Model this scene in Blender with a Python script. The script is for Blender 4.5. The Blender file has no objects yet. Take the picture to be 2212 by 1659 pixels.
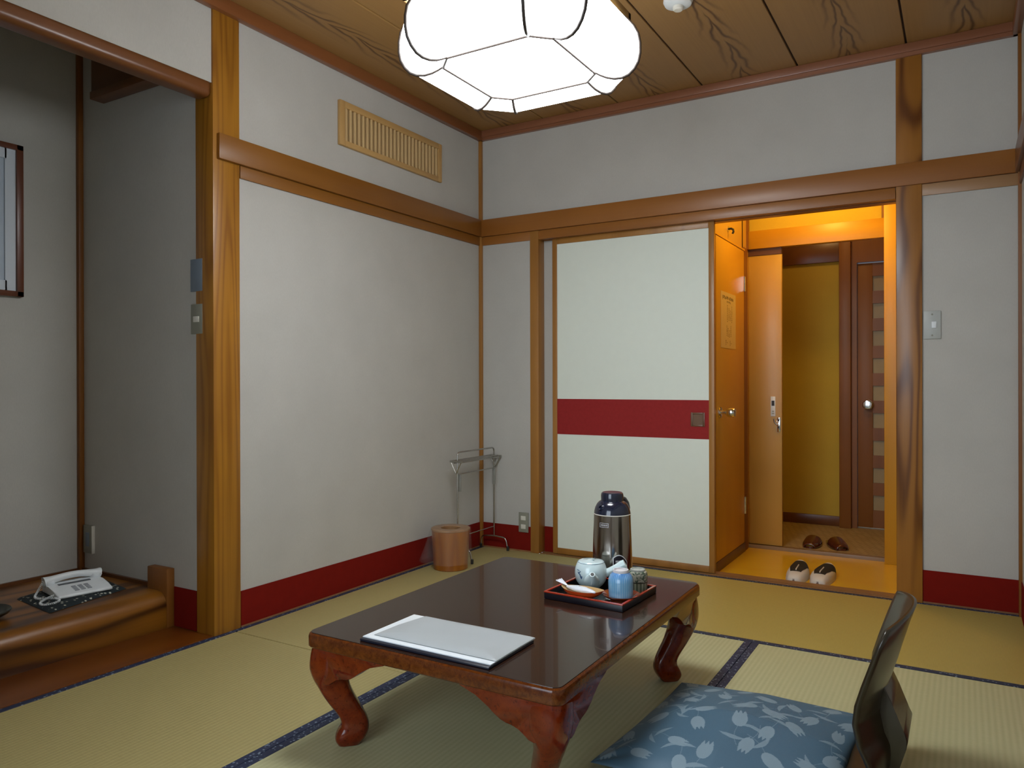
import bpy, bmesh, math, random
import numpy as np
from mathutils import Vector, Matrix
PI = math.pi
sc = bpy.context.scene
COL = sc.collection
random.seed(7)

# ------------------------------------------------------------------ mesh helpers
class MB:
    def __init__(s): s.bm = bmesh.new()
    def box(s, x0, x1, y0, y1, z0, z1, bev=0.0, seg=2, rot=None, piv=None):
        r = bmesh.ops.create_cube(s.bm, size=1.0)
        vs = r['verts']
        for v in vs:
            v.co = Vector(((x0+x1)/2+v.co.x*(x1-x0), (y0+y1)/2+v.co.y*(y1-y0), (z0+z1)/2+v.co.z*(z1-z0)))
        if bev > 0:
            es = list({e for v in vs for e in v.link_edges})
            g = bmesh.ops.bevel(s.bm, geom=es, offset=bev, segments=seg, profile=0.5, affect='EDGES')
            vs = list({v for f in g['faces'] for v in f.verts} | {v for v in vs if v.is_valid})
        if rot:
            p = Vector(piv) if piv else Vector(((x0+x1)/2, (y0+y1)/2, (z0+z1)/2))
            bmesh.ops.rotate(s.bm, cent=p, matrix=rot, verts=vs)
        return s
    def lathe(s, prof, seg=40, c=(0, 0, 0), cap=True, M=None):
        rings = []
        for (r, z) in prof:
            ring = []
            if r < 1e-6:
                ring = [s.bm.verts.new((c[0], c[1], c[2]+z))]
            else:
                for i in range(seg):
                    a = 2*PI*i/seg
                    ring.append(s.bm.verts.new((c[0]+r*math.cos(a), c[1]+r*math.sin(a), c[2]+z)))
            rings.append(ring)
        for a, b in zip(rings[:-1], rings[1:]):
            for i in range(seg):
                j = (i+1) % seg
                if len(a) == 1 and len(b) == 1: continue
                if len(a) == 1: s.bm.faces.new((a[0], b[i], b[j]))
                elif len(b) == 1: s.bm.faces.new((a[i], a[j], b[0]))
                else: s.bm.faces.new((a[i], a[j], b[j], b[i]))
        if cap:
            if len(rings[0]) > 1: s.bm.faces.new(rings[0][::-1])
            if len(rings[-1]) > 1: s.bm.faces.new(rings[-1])
        if M is not None:
            for ring in rings:
                for v in ring: v.co = M @ v.co
        return s
    def tube(s, pts, r, seg=10, closed=False, rads=None, sect=None):
        pts = [Vector(p) for p in pts]; n = len(pts); rings = []
        up = None
        for i, p in enumerate(pts):
            if closed: t = (pts[(i+1) % n]-pts[i-1]).normalized()
            else:
                t = (pts[min(i+1, n-1)]-pts[max(i-1, 0)]).normalized()
            if up is None:
                up = Vector((0, 0, 1)) if abs(t.z) < .9 else Vector((1, 0, 0))
            u = up-t*up.dot(t)
            u.normalize(); up = u; w = t.cross(u)
            rr = rads[i] if rads else r
            ring = []
            for k in range(seg):
                a = 2*PI*k/seg
                ca, sa = math.cos(a), math.sin(a)
                if sect:
                    e = sect
                    ca = math.copysign(abs(ca)**e, ca); sa = math.copysign(abs(sa)**e, sa)
                ring.append(s.bm.verts.new(p+u*(rr*ca)+w*(rr*sa)))
            rings.append(ring)
        m = n if closed else n-1
        for i in range(m):
            a, b = rings[i], rings[(i+1) % n]
            for k in range(seg):
                j = (k+1) % seg
                s.bm.faces.new((a[k], a[j], b[j], b[k]))
        if not closed:
            s.bm.faces.new(rings[0][::-1]); s.bm.faces.new(rings[-1])
        return s
    def prism(s, pts, plane, a, b):
        """pts 2d outline; plane 'XZ' extrudes along Y a..b ; 'YZ' along X ; 'XY' along Z"""
        def P(p, t):
            return {'XZ': (p[0], t, p[1]), 'YZ': (t, p[0], p[1]), 'XY': (p[0], p[1], t)}[plane]
        A = [s.bm.verts.new(P(p, a)) for p in pts]; B = [s.bm.verts.new(P(p, b)) for p in pts]
        n = len(pts)
        s.bm.faces.new(A[::-1]); s.bm.faces.new(B)
        for i in range(n):
            j = (i+1) % n
            s.bm.faces.new((A[i], A[j], B[j], B[i]))
        return s
    def quad(s, *p):
        s.bm.faces.new([s.bm.verts.new(q) for q in p]); return s
    def grid(s, f, nu, nv, thick=0.0):
        g = [[s.bm.verts.new(f(i/nu, j/nv)) for j in range(nv+1)] for i in range(nu+1)]
        for i in range(nu):
            for j in range(nv):
                s.bm.faces.new((g[i][j], g[i+1][j], g[i+1][j+1], g[i][j+1]))
        return s
    def xf(s, M):
        for v in s.bm.verts: v.co = M @ v.co
        return s
    def build(s, name, mat, parent=None, smooth=30, loc=None, mods=None):
        bmesh.ops.recalc_face_normals(s.bm, faces=s.bm.faces[:])
        me = bpy.data.meshes.new(name)
        s.bm.to_mesh(me); s.bm.free()
        for m in (mat if isinstance(mat, (list, tuple)) else [mat]): me.materials.append(m)
        if smooth:
            me.polygons.foreach_set('use_smooth', [True]*len(me.polygons))
            me.set_sharp_from_angle(angle=math.radians(smooth))
        o = bpy.data.objects.new(name, me); COL.objects.link(o)
        if parent is not None: o.parent = parent
        if loc: o.location = loc
        return o

def thing(name, label, cat, loc=(0, 0, 0), rz=0, group=None):
    o = bpy.data.objects.new(name, None); COL.objects.link(o)
    o.empty_display_size = .05
    o.location = loc; o.rotation_euler = (0, 0, rz); o['label'] = label; o['category'] = cat
    if group: o['group'] = group
    return o
def tag(o, label, cat, group=None):
    o['label'] = label; o['category'] = cat
    if group: o['group'] = group
    return o
def struct(name, mb, mat, parent=None, smooth=30):
    o = mb.build(name, mat, parent, smooth)
    if parent is None: o['kind'] = 'structure'
    return o
def solidify(o, t, off=-1):
    m = o.modifiers.new('solid', 'SOLIDIFY'); m.thickness = t; m.offset = off; return o
def subsurf(o, n=2):
    m = o.modifiers.new('sub', 'SUBSURF'); m.levels = n; m.render_levels = n; return o

# ------------------------------------------------------------------ materials
def newmat(name):
    m = bpy.data.materials.new(name); m.use_nodes = True
    nt = m.node_tree; b = nt.nodes['Principled BSDF']
    return m, nt, b
def N(nt, t, **k):
    n = nt.nodes.new(t)
    for a, v in k.items():
        if a.startswith('i_'):
            key = a[2:]
            key = int(key) if key.isdigit() else key.replace('_', ' ')
            n.inputs[key].default_value = v
        else: setattr(n, a, v)
    return n
def L(nt, a, b): nt.links.new(a, b)
def math_(nt, op, a, b=None, c=None):
    n = nt.nodes.new('ShaderNodeMath'); n.operation = op
    for i, v in enumerate((a, b, c)):
        if v is None: continue
        if hasattr(v, 'is_output'): nt.links.new(v, n.inputs[i])
        else: n.inputs[i].default_value = v
    return n.outputs[0]
def mix(nt, f, a, b):
    n = nt.nodes.new('ShaderNodeMix'); n.data_type = 'RGBA'
    for i, v in ((0, f), (6, a), (7, b)):
        if hasattr(v, 'is_output'): nt.links.new(v, n.inputs[i])
        else: n.inputs[i].default_value = v if i == 0 else (*v, 1)
    return n.outputs[2]
def coords(nt, sc3=(1, 1, 1), loc=(0, 0, 0), rot=(0, 0, 0)):
    t = nt.nodes.new('ShaderNodeTexCoord'); m = nt.nodes.new('ShaderNodeMapping')
    m.inputs['Scale'].default_value = sc3; m.inputs['Location'].default_value = loc
    m.inputs['Rotation'].default_value = rot
    nt.links.new(t.outputs['Object'], m.inputs[0]); return m.outputs[0]
def noise(nt, vec, scale, detail=2, rough=.5, dist=0):
    n = nt.nodes.new('ShaderNodeTexNoise'); n.inputs['Scale'].default_value = scale
    n.inputs['Detail'].default_value = detail; n.inputs['Roughness'].default_value = rough
    n.inputs['Distortion'].default_value = dist
    nt.links.new(vec, n.inputs['Vector']); return n.outputs['Fac']
def ramp(nt, f, a, b, lo=0.0, hi=1.0):
    n = nt.nodes.new('ShaderNodeMapRange'); n.inputs[1].default_value = a; n.inputs[2].default_value = b
    n.inputs[3].default_value = lo; n.inputs[4].default_value = hi
    nt.links.new(f, n.inputs[0]); return n.outputs[0]
def bump(nt, b, h, strength=.2, dist=.002):
    n = nt.nodes.new('ShaderNodeBump'); n.inputs['Strength'].default_value = strength
    n.inputs['Distance'].default_value = dist
    nt.links.new(h, n.inputs['Height']); nt.links.new(n.outputs[0], b.inputs['Normal'])

def plain(name, col, rough=.5, metal=0, coat=0, spec=.5, trans=0, alpha=1, emit=None, estr=0, var=.08, vs=25):
    m, nt, b = newmat(name)
    v = coords(nt); f = noise(nt, v, vs, 3)
    L(nt, mix(nt, f, tuple(c*(1-var) for c in col), tuple(min(1, c*(1+var)) for c in col)), b.inputs['Base Color'])
    b.inputs['Roughness'].default_value = rough; b.inputs['Metallic'].default_value = metal
    b.inputs['Coat Weight'].default_value = coat; b.inputs['Coat Roughness'].default_value = .05
    b.inputs['Specular IOR Level'].default_value = spec
    b.inputs['Transmission Weight'].default_value = trans; b.inputs['Alpha'].default_value = alpha
    if emit: b.inputs['Emission Color'].default_value = (*emit, 1); b.inputs['Emission Strength'].default_value = estr
    return m

def wood(name, light, dark, axis='Z', scale=5.0, rings=26, amt=.75, rough=.38, coat=0.15, stretch=.10, fib=.35, loc=(0, 0, 0)):
    m, nt, b = newmat(name)
    s = [1, 1, 1]; s['XYZ'.index(axis)] = stretch
    v = coords(nt, tuple(s), loc)
    f1 = noise(nt, v, scale, 1.5, .45, .3)
    r = math_(nt, 'SINE', math_(nt, 'MULTIPLY', f1, float(rings)))
    r = ramp(nt, r, -1, 1, 0, 1)
    r = math_(nt, 'POWER', r, 2.2)
    s2 = [1, 1, 1]; s2['XYZ'.index(axis)] = .02
    f2 = noise(nt, coords(nt, tuple(s2), loc), 160, 3, .6)
    f3 = noise(nt, coords(nt), 2.3, 2)
    w = math_(nt, 'ADD', math_(nt, 'MULTIPLY', r, amt), math_(nt, 'MULTIPLY', f2, fib))
    w = math_(nt, 'ADD', w, ramp(nt, f3, .3, .7, -.15, .15))
    L(nt, mix(nt, math_(nt, 'MINIMUM', math_(nt, 'MAXIMUM', w, 0.0), 1.0), light, dark), b.inputs['Base Color'])
    b.inputs['Roughness'].default_value = rough; b.inputs['Coat Weight'].default_value = coat
    b.inputs['Coat Roughness'].default_value = .25
    bump(nt, b, f2, .08, .001)
    return m

def wallpaper(name, col, var=.05):
    m, nt, b = newmat(name)
    v = coords(nt)
    f = noise(nt, v, 3.5, 5, .6)
    f2 = noise(nt, coords(nt, (1, 1, .35)), 260, 2)
    c = mix(nt, ramp(nt, f, .3, .7), tuple(x*(1-var) for x in col), tuple(x*(1+var) for x in col))
    c = mix(nt, ramp(nt, f2, .3, .7, 0, .3), c, tuple(x*.86 for x in col))
    L(nt, c, b.inputs['Base Color'])
    b.inputs['Roughness'].default_value = .85; b.inputs['Specular IOR Level'].default_value = .25
    bump(nt, b, f2, .25, .0008)
    return m

def tatami(name, axis, tint=(1, 1, 1)):
    m, nt, b = newmat(name)
    tc = nt.nodes.new('ShaderNodeTexCoord'); sp = nt.nodes.new('ShaderNodeSeparateXYZ')
    L(nt, tc.outputs['Object'], sp.inputs[0])
    across = sp.outputs['X' if axis == 'Y' else 'Y']
    rid = math_(nt, 'SINE', math_(nt, 'MULTIPLY', across, 2*PI/.0155))
    rid = ramp(nt, rid, -1, 1)
    s = (1, .06, 1) if axis == 'X' else (.06, 1, 1)
    fib = noise(nt, coords(nt, s), 420, 2, .6)
    s2 = (1, 14, 1) if axis == 'X' else (14, 1, 1)
    dash = noise(nt, coords(nt, s2), 14, 1)
    big = noise(nt, coords(nt), 2.6, 3)
    c1 = tuple(a*t for a, t in zip((.415, .365, .175), tint)); c2 = tuple(a*t for a, t in zip((.30, .265, .105), tint))
    c3 = tuple(a*t for a, t in zip((.49, .43, .225), tint))
    w = math_(nt, 'ADD', math_(nt, 'MULTIPLY', fib, .55), math_(nt, 'MULTIPLY', math_(nt, 'SUBTRACT', 1.0, rid), .28))
    c = mix(nt, w, c3, c2)
    c = mix(nt, ramp(nt, big, .35, .65, 0, .5), c, c1)
    L(nt, c, b.inputs['Base Color'])
    b.inputs['Roughness'].default_value = .55; b.inputs['Specular IOR Level'].default_value = .35
    h = math_(nt, 'ADD', rid, math_(nt, 'MULTIPLY', fib, .5))
    bump(nt, b, h, .35, .0012)
    return m

def heri(name, axis):
    m, nt, b = newmat(name)
    v = coords(nt)
    n = nt.nodes.new('ShaderNodeTexVoronoi'); n.inputs['Scale'].default_value = 95; L(nt, v, n.inputs['Vector'])
    f = ramp(nt, n.outputs['Distance'], .28, .38, 1, 0)
    g = noise(nt, v, 70, 1)
    f = math_(nt, 'MULTIPLY', f, ramp(nt, g, .45, .55))
    L(nt, mix(nt, f, (.009, .018, .055), (.20, .26, .33)), b.inputs['Base Color'])
    b.inputs['Roughness'].default_value = .6
    bump(nt, b, noise(nt, v, 900, 2), .3, .0005)
    return m

M = {}
M['wall'] = wallpaper('wall_paper', (.495, .485, .452))
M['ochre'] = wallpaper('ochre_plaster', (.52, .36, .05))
AMB_L, AMB_D = (.46, .235, .062), (.20, .072, .014)
M['pillarZ'] = wood('pillar_wood', (.42, .185, .018), (.17, .052, .004), 'Z', 7, 60, .38, .36, .12, stretch=.06, fib=.5)
M['woodY'] = wood('rail_wood_y', (.27, .105, .012), (.19, .066, .006), 'Y', 5, 18, .35, .4, .2)
M['woodX'] = wood('rail_wood_x', (.33, .125, .022), (.22, .075, .010), 'X', 5, 18, .35, .4, .2)
M['woodZ'] = wood('strip_wood', (.40, .18, .035), (.25, .10, .016), 'Z', 6, 18, .4, .4, .15)
M['crown'] = wood('crown_wood_x', (.30, .12, .06), (.20, .075, .035), 'X', 5, 14, .35, .3, .2)
M['crownY'] = wood('crown_wood_y', (.27, .095, .03), (.17, .055, .016), 'Y', 5, 14, .35, .3, .2)
M['lintel'] = wood('lintel_wood', (.17, .058, .015), (.10, .033, .008), 'Y', 6, 14, .4, .35, .2)
M['darkwoodX'] = wood('dark_wood_x', (.12, .04, .008), (.07, .022, .004), 'X', 6, 14, .4, .4, .1)
M['darkwoodZ'] = wood('dark_wood_z', (.24, .085, .010), (.15, .045, .004), 'Z', 5, 20, .5, .5, .03)
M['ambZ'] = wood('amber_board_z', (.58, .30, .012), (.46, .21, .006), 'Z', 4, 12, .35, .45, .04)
M['ambX'] = wood('amber_board_x', (.56, .29, .012), (.40, .18, .006), 'X', 4, 14, .4, .4, .05)
M['plyZ'] = wood('pale_board_z', (.50, .28, .05), (.42, .22, .03), 'Z', 3, 10, .3, .4, .1)
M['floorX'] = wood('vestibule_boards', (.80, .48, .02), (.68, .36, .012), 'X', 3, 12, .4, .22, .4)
M['toko'] = wood('alcove_board', (.25, .092, .007), (.050, .014, .0012), 'Y', 4.2, 44, .85, .36, .10, stretch=.13, fib=.25)
M['red'] = plain('red_paper', (.18, .009, .005), .9, spec=.1, var=.12)
M['redband'] = plain('red_band', (.30, .022, .022), .8, spec=.2, var=.15, vs=60)
M['fusuma'] = plain('screen_paper', (.76, .82, .74), .75, var=.02)
M['steel'] = plain('brushed_steel', (.50, .46, .40), .24, 1, var=.06)
M['chrome'] = plain('chrome', (.75, .75, .73), .12, 1, var=.02)
M['wire'] = plain('rack_steel', (.48, .47, .44), .25, 1, var=.1)
M['blackrub'] = plain('black_rubber', (.012, .012, .012), .5)
M['plateG'] = plain('switch_plate_grey', (.42, .44, .42), .4)
M['plateD'] = plain('plate_olive', (.25, .25, .20), .45)
M['plateB'] = plain('plate_bluegrey', (.17, .21, .26), .45)
M['ivory'] = plain('ivory_plastic', (.70, .68, .60), .35)
M['white'] = plain('white_plastic', (.72, .76, .78), .35)
M['paper'] = plain('white_paper', (.78, .84, .88), .7, var=.02)
M['navy'] = plain('navy_plastic', (.008, .012, .03), .18, coat=.6)
M['blackgl'] = plain('black_lacquer', (.006, .005, .004), .10, coat=.5)

# ceiling boards: flat-sawn grain up the middle of every board
def ceiling_mat():
    m, nt, b = newmat('ceiling_board')
    tc = nt.nodes.new('ShaderNodeTexCoord'); sp = nt.nodes.new('ShaderNodeSeparateXYZ')
    L(nt, tc.outputs['Object'], sp.inputs[0])
    x = math_(nt, 'SUBTRACT', sp.outputs['X'], .430)
    cell = math_(nt, 'FLOOR', math_(nt, 'DIVIDE', x, .4475))
    d = math_(nt, 'SUBTRACT', math_(nt, 'MULTIPLY', math_(nt, 'FRACT', math_(nt, 'DIVIDE', x, .4475)), .4475), .224)
    wob = noise(nt, coords(nt, (.6, 1, 1)), 2.2, 3, .6)
    d = math_(nt, 'ADD', d, ramp(nt, wob, 0, 1, -.05, .05))
    ad = math_(nt, 'ABSOLUTE', d)
    y = math_(nt, 'ADD', sp.outputs['Y'], math_(nt, 'MULTIPLY', cell, .37))
    ph = math_(nt, 'ADD', math_(nt, 'MULTIPLY', y, 12.0), math_(nt, 'MULTIPLY', math_(nt, 'POWER', ad, .8), -46.0))
    nz = noise(nt, coords(nt, (1, .45, 1)), 7, 3, .5)
    ph = math_(nt, 'ADD', ph, math_(nt, 'MULTIPLY', nz, 6.0))
    g = math_(nt, 'POWER', ramp(nt, math_(nt, 'SINE', math_(nt, 'MULTIPLY', ph, 2.2)), -1, 1), 3.0)
    mask = ramp(nt, ad, .02, .075, 1, 0)
    g = math_(nt, 'MULTIPLY', g, mask)
    fine = noise(nt, coords(nt, (1, .012, 1)), 130, 3, .6)
    c = mix(nt, fine, (.35, .190, .060), (.28, .145, .043))
    c = mix(nt, math_(nt, 'MULTIPLY', g, .9), c, (.085, .034, .008))
    L(nt, c, b.inputs['Base Color']); b.inputs['Roughness'].default_value = .45
    return m
M['ceil'] = ceiling_mat()
M['groove'] = plain('board_joint', (.03, .012, .006), .8)

# ------------------------------------------------------------------ room dimensions (metres)
W_, ZC = 2.635, 2.42
YR = -3.52            # end of the mats
YW = -4.75            # window wall of the sunroom behind the camera
ZK, ZN0, ZN1 = 1.757, 1.806, 1.904
ZCR = 2.366
YF = -2.74
XA = -.88             # alcove back
YA = -1.84            # alcove side wall

# floor
fb = MB().box(-.06, W_+.1, YR, .0, -.12, -.052)
floor = struct('floor', fb, plain('subfloor', (.2, .15, .1), .8))
mats = [(0.0, .873, -1.76, 0, 'Y'), (0.0, .873, YR, -1.76, 'Y'), (.873, W_, -.88, 0, 'X'),
        (.873, 1.762, -2.64, -.88, 'Y'), (1.762, W_, -2.64, -.88, 'Y'), (.873, W_, YR, -2.64, 'X')]
TMS = [tatami('tatami_low_sheen', 'Y', (.90, .86, .74))]*2+[tatami('tatami_warm_lit', 'X', (1.0, .88, .48))]+[tatami('tatami_pale', 'Y', (1.10, 1.22, 1.42))]*2+[tatami('tatami_sheen_x', 'X', (1.1, 1.2, 1.35))]  # per-mat tints put weave sheen and the warm doorway light into the colour
HM = {'X': heri('mat_border_x', 'X'), 'Y': heri('mat_border_y', 'Y')}
hw = .0265
for mi, (x0, x1, y0, y1, ax) in enumerate(mats):
    g = .0012
    o = MB().box(x0+g, x1-g, y0+g, y1-g, -.05, 0, .003, 1).build('tatami_mat', TMS[mi], floor)
    if ax == 'Y':
        for (a, b_) in ((x0+g, x0+hw), (x1-hw, x1-g)):
            MB().box(a, b_, y0+g, y1-g, -.03, .0012, .0006, 1).build('cloth_border', HM[ax], o)
    else:
        for (a, b_) in ((y0+g, y0+hw), (y1-hw, y1-g)):
            MB().box(x0+g, x1-g, a, b_, -.03, .0012, .0006, 1).build('cloth_border', HM[ax], o)
# sunroom boards behind the camera
struct('floor', MB().box(-.9, W_+.1, YW-.1, YR, -.08, -.02), wood('sunroom_boards', (.35, .2, .09), (.25, .13, .05), 'X'))

# ------------------------------------------------------------------ walls
w = MB()
w.box(-.06, 0, -1.74, 0.05, 0, ZC)
w.box(-.04, -.002, YF, YA+.0, 2.09, ZC)
struct('wall_left', w, M['wall'])
w = MB()
w.box(-.06, .345, 0, .06, 0, ZC)
w.box(.345, 2.20, 0.0, .06, ZN0-.01, ZC)
w.box(2.25, W_+.06, 0, .06, 0, ZC)
w.box(.345, 1.30, .062, .10, 0, ZN0)
struct('wall_back', w, M['wall'])
struct('wall_right', MB().box(W_, W_+.06, YW-.1, .06, -.05, ZC), M['wall'])
# alcove
struct('wall_alcove_side', MB().box(XA, -.05, YA, YA+.06, 0, ZC), M['wall'])
struct('wall_alcove_back', MB().box(XA-.06, XA, YF-.08, YA+.06, 0, ZC), M['wall'])
struct('wall_alcove_far', MB().box(XA-.06, 0, YF-.08, YF, 0, ZC), M['wall'])
struct('wall_left', MB().box(-.06, 0, YR, YF-.08, 0, ZC), M['wall'])
# wall between the room and the sunroom: head above the opening, plus an unseen stub added to block window light from the alcove
struct('wall_front', MB().box(0, W_, YR-.06, YR, 1.95, ZC).box(0, .80, YR-.06, YR, -.02, 1.95), M['wall'])
# window wall
w = MB()
w.box(-.9, .60, YW-.1, YW, -.05, ZC).box(2.2, W_+.06, YW-.1, YW, -.05, ZC)
w.box(.60, 2.2, YW-.1, YW, -.05, .35).box(.60, 2.2, YW-.1, YW, 2.1, ZC)
struct('wall_rear', w, M['wall'])
struct('wall_sunroom', MB().box(-.96, -.9, YW-.1, YR, -.05, ZC), M['wall'])
wf = MB()
wf.box(.60, .64, YW-.08, YW-.02, .35, 2.1).box(2.16, 2.2, YW-.08, YW-.02, .35, 2.1).box(.60, 2.2, YW-.08, YW-.02, .35, .39).box(.60, 2.2, YW-.08, YW-.02, 2.06, 2.1)
wf.box(1.38, 1.42, YW-.08, YW-.02, .39, 2.06)
struct('window_1', wf, plain('window_frame', (.45, .45, .45), .4, .5))

# baseboards of red paper
struct('baseboard_left', MB().box(0, .004, -1.72, -.018, .0, .143), M['red'])
w = MB().box(.018, .338, -.004, 0, 0, .143).box(2.279, W_, -.004, 0, 0, .143).box(.392, .46, .058, .062, 0, .143)
struct('baseboard_back', w, M['red'])
struct('baseboard_alcove', MB().box(-.236, -.10, YA-.004, YA, 0.004, .158), M['red'])
struct('baseboard_right', MB().box(W_-.004, W_, YR, -.02, 0, .143), M['red'])

# ceiling
c = MB()
edges = [-.0175, .43, .8775, 1.325, 1.7725, 2.22, 2.70]
for a, b_ in zip(edges[:-1], edges[1:]):
    c.box(a+.004, b_-.004, YW-.1, .06, ZC, ZC+.012, .002, 1)
ceil = struct('ceiling', c, M['ceil'])
struct('joint_backing', MB().box(-.06, W_+.06, YW-.1, .06, ZC+.008, ZC+.03), M['groove'], ceil)
struct('ceiling', MB().box(XA-.06, -.02, YF-.08, YA+.06, ZC, ZC+.04), M['ceil'])

# trims ----------------------------------------------------------------
tn = [0]
def trim(mb, mat):
    tn[0] += 1
    return struct('trim_%d' % tn[0], mb, mat)
trim(MB().box(0, .022, -1.828, 0, ZN0+.001, ZN1, .002), M['woodY'])                 # nageshi left
trim(MB().box(0, .008, -1.72, 0, ZK, ZN0, .001), M['woodY'])
trim(MB().box(.0, W_, -.022, 0, ZN0+.001, ZN1, .002), M['woodX'])                  # nageshi back
trim(MB().box(.392, 2.176, -.008, .012, ZK, ZN0, .001).box(.392, 2.176, .020, .028, ZK, ZN0).box(.392, 2.176, .056, .10, ZK, ZN0).box(.392, 2.176, -.002, .10, ZK+.018, ZN0-.002), M['woodX'])
trim(MB().box(.02, .338, -.008, 0, ZK, ZN0, .001), M['woodX'])
trim(MB().box(2.279, W_, -.008, 0, ZK, ZN0, .001), wood('pale_rail', (.36, .20, .09), (.27, .14, .055), 'X', 5, 14, .3, .4, .1))
trim(MB().box(W_-.022, W_, YR, -.0, ZN0, ZN1, .002), M['lintel'])                  # nageshi right
trim(MB().box(W_-.008, W_, YR, 0, ZK, ZN0, .001), M['lintel'])
trim(MB().box(0, .03, YW, 0, ZCR, ZC, .003), M['crownY'])
trim(MB().box(.0, W_, -.030, 0, ZCR+.016, ZC, .003).box(0, W_, -.022, 0, ZCR, ZCR+.017), M['crown'])
trim(MB().box(W_-.03, W_, YW, 0, ZCR, ZC, .003), M['crownY'])
trim(MB().box(0, .019, -.019, 0, 0, ZCR, .002), M['woodZ'])                        # corner strip
trim(MB().box(W_-.012, W_+.02, -.03, 0, 0, ZCR, .002), M['darkwoodZ'])
trim(MB().box(-.098, .006, YA-.005, -1.722, 0, ZCR+.01, .004), M['pillarZ'])            # alcove pillar
trim(MB().box(.338, .392, -.010, .062, 0, ZN0+.0005, .003), M['woodZ'])              # thin jamb
trim(MB().box(2.178, 2.279, -.012, .09, 0, ZCR+.01, .004), wood('door_pillar_wood', (.34, .14, .022), (.12, .038, .006), 'Z', 6, 40, .8, .34, .2, stretch=.12, fib=.3))           # door pillar
trim(MB().box(-.083, -.001, YF, YA, 2.035, 2.103, .022, 5), M['lintel'])           # alcove lintel
trim(MB().box(XA, XA+.022, YA-.022, YA, .13, ZC, .003), M['darkwoodZ'])            # alcove corner strip
trim(MB().box(0, .0045, -1.72, 0, -.002, .008).box(.02, .338, -.005, 0, -.002, .008).box(2.279, W_, -.005, 0, -.002, .008), wood('base_strip', (.3, .15, .06), (.2, .09, .03), 'Y'))
# alcove platform, toe board and end block
pl = MB()
arc = [(XA, 0), (XA, .142)]
for k in range(9):
    a = PI/2*k/8
    arc.append((-.24-.055+.055*math.sin(a), .142-.055+.055*math.cos(a)))
arc += [(-.24, 0)]
pl.prism(arc, 'XZ', YF, YA)
trim(pl, M['toko'])
trim(MB().box(-.24, -.001, YF, YA, -.05, .003, .001), wood('toe_board', (.17, .047, .004), (.11, .028, .002), 'Y', 4, 14, .5, .34, .1))
trim(MB().box(-.363, -.238, YA-.034, YA, 0, .230, .003), M['darkwoodZ'])
trim(MB().box(XA, -.363, YA-.012, YA, .142, .156).box(XA, XA+.012, YF, YA, .142, .156), M['darkwoodX'])

# boxed valance in the alcove
v = thing('valance_box', 'dark boxed wooden valance high on the alcove side wall behind the lintel', 'valance', (-.45, YA, 2.18))
MB().box(-.255, .32, -.055, 0, -.005, .20, .002).build('panel', M['darkwoodX'], v)
MB().box(-.255, .32, -.062, -.0, -.035, -.003, .003).build('lower_rail', M['lintel'], v)

# ------------------------------------------------------------------ sliding screen (fusuma)
fx0, fx1, fz0, fz1, fy = .459, 1.367, .004, 1.768, .030
d1 = MB()
d1.box(fx0, fx0+.028, fy, fy+.024, fz0, fz1, .002).box(fx1-.028, fx1, fy, fy+.024, fz0, fz1, .002)
d1.box(fx0+.028, fx1-.028, fy, fy+.024, fz0, .037, .002).box(fx0+.028, fx1-.028, fy, fy+.024, 1.727, fz1, .002)
door1 = struct('door_1', d1, M['woodZ'])
MB().box(fx0+.028, fx1-.028, fy+.006, fy+.020, .037, 1.727).build('paper_panel', M['fusuma'], door1)
MB().box(fx0+.028, 1.246, fy+.0045, fy+.0065, .670, .866).box(1.318, fx1-.028, fy+.0045, fy+.0065, .670, .866).box(1.246, 1.318, fy+.0045, fy+.0065, .670, .733).box(1.246, 1.318, fy+.0045, fy+.0065, .803, .866).build('red_band', M['redband'], door1)
pm = MB().box(1.246, 1.256, fy+.001, fy+.012, .733, .803, .001).box(1.308, 1.318, fy+.001, fy+.012, .733, .803, .001)
pm.box(1.256, 1.308, fy+.001, fy+.012, .733, .741, .001).box(1.256, 1.308, fy+.001, fy+.012, .795, .803, .001).box(1.25, 1.314, fy+.0050, fy+.0064, .735, .801)
pm.build('finger_pull', wood('pull_wood', (.20, .11, .05), (.13, .06, .025), 'Z'), door1)

# ------------------------------------------------------------------ vestibule
ZV = -.02
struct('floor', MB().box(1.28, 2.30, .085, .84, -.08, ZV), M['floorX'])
trim(MB().box(.392, 2.178, 0.0, .019, -.03, .0015).box(.392, 2.178, .019, .029, -.03, -.006).box(.392, 2.178, .029, .055, -.03, .0015).box(.392, 2.178, .055, .092, -.03, .0015), wood('sill_wood', (.27, .14, .055), (.19, .09, .03), 'X'))
trim(MB().box(1.28, 2.30, .835, .875, -.05, .0, .002), wood('step_nose', (.33, .22, .12), (.24, .15, .07), 'X'))
w = MB().box(1.28, 1.338, .10, .72, 1.71, 2.25).box(1.28, 1.338, .70, .90, -.02, 2.25)
struct('wall_vestibule_left', w, M['plyZ'])
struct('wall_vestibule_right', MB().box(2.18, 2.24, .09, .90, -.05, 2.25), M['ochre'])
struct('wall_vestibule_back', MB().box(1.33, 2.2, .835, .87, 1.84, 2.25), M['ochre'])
struct('ceiling', MB().box(1.25, 2.30, .06, .90, 2.25, 2.28), M['plyZ'])
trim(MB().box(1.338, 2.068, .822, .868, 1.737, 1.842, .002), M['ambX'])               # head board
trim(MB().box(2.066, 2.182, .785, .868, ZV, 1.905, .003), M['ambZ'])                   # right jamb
trim(MB().box(2.052, 2.068, .824, .868, 1.842, 2.25), M['darkwoodZ'])
trim(MB().box(1.330, 1.348, .80, .835, 1.735, 2.25).box(1.330, 1.345, .722, .80, -.02, 1.735), M['darkwoodZ'])
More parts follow.
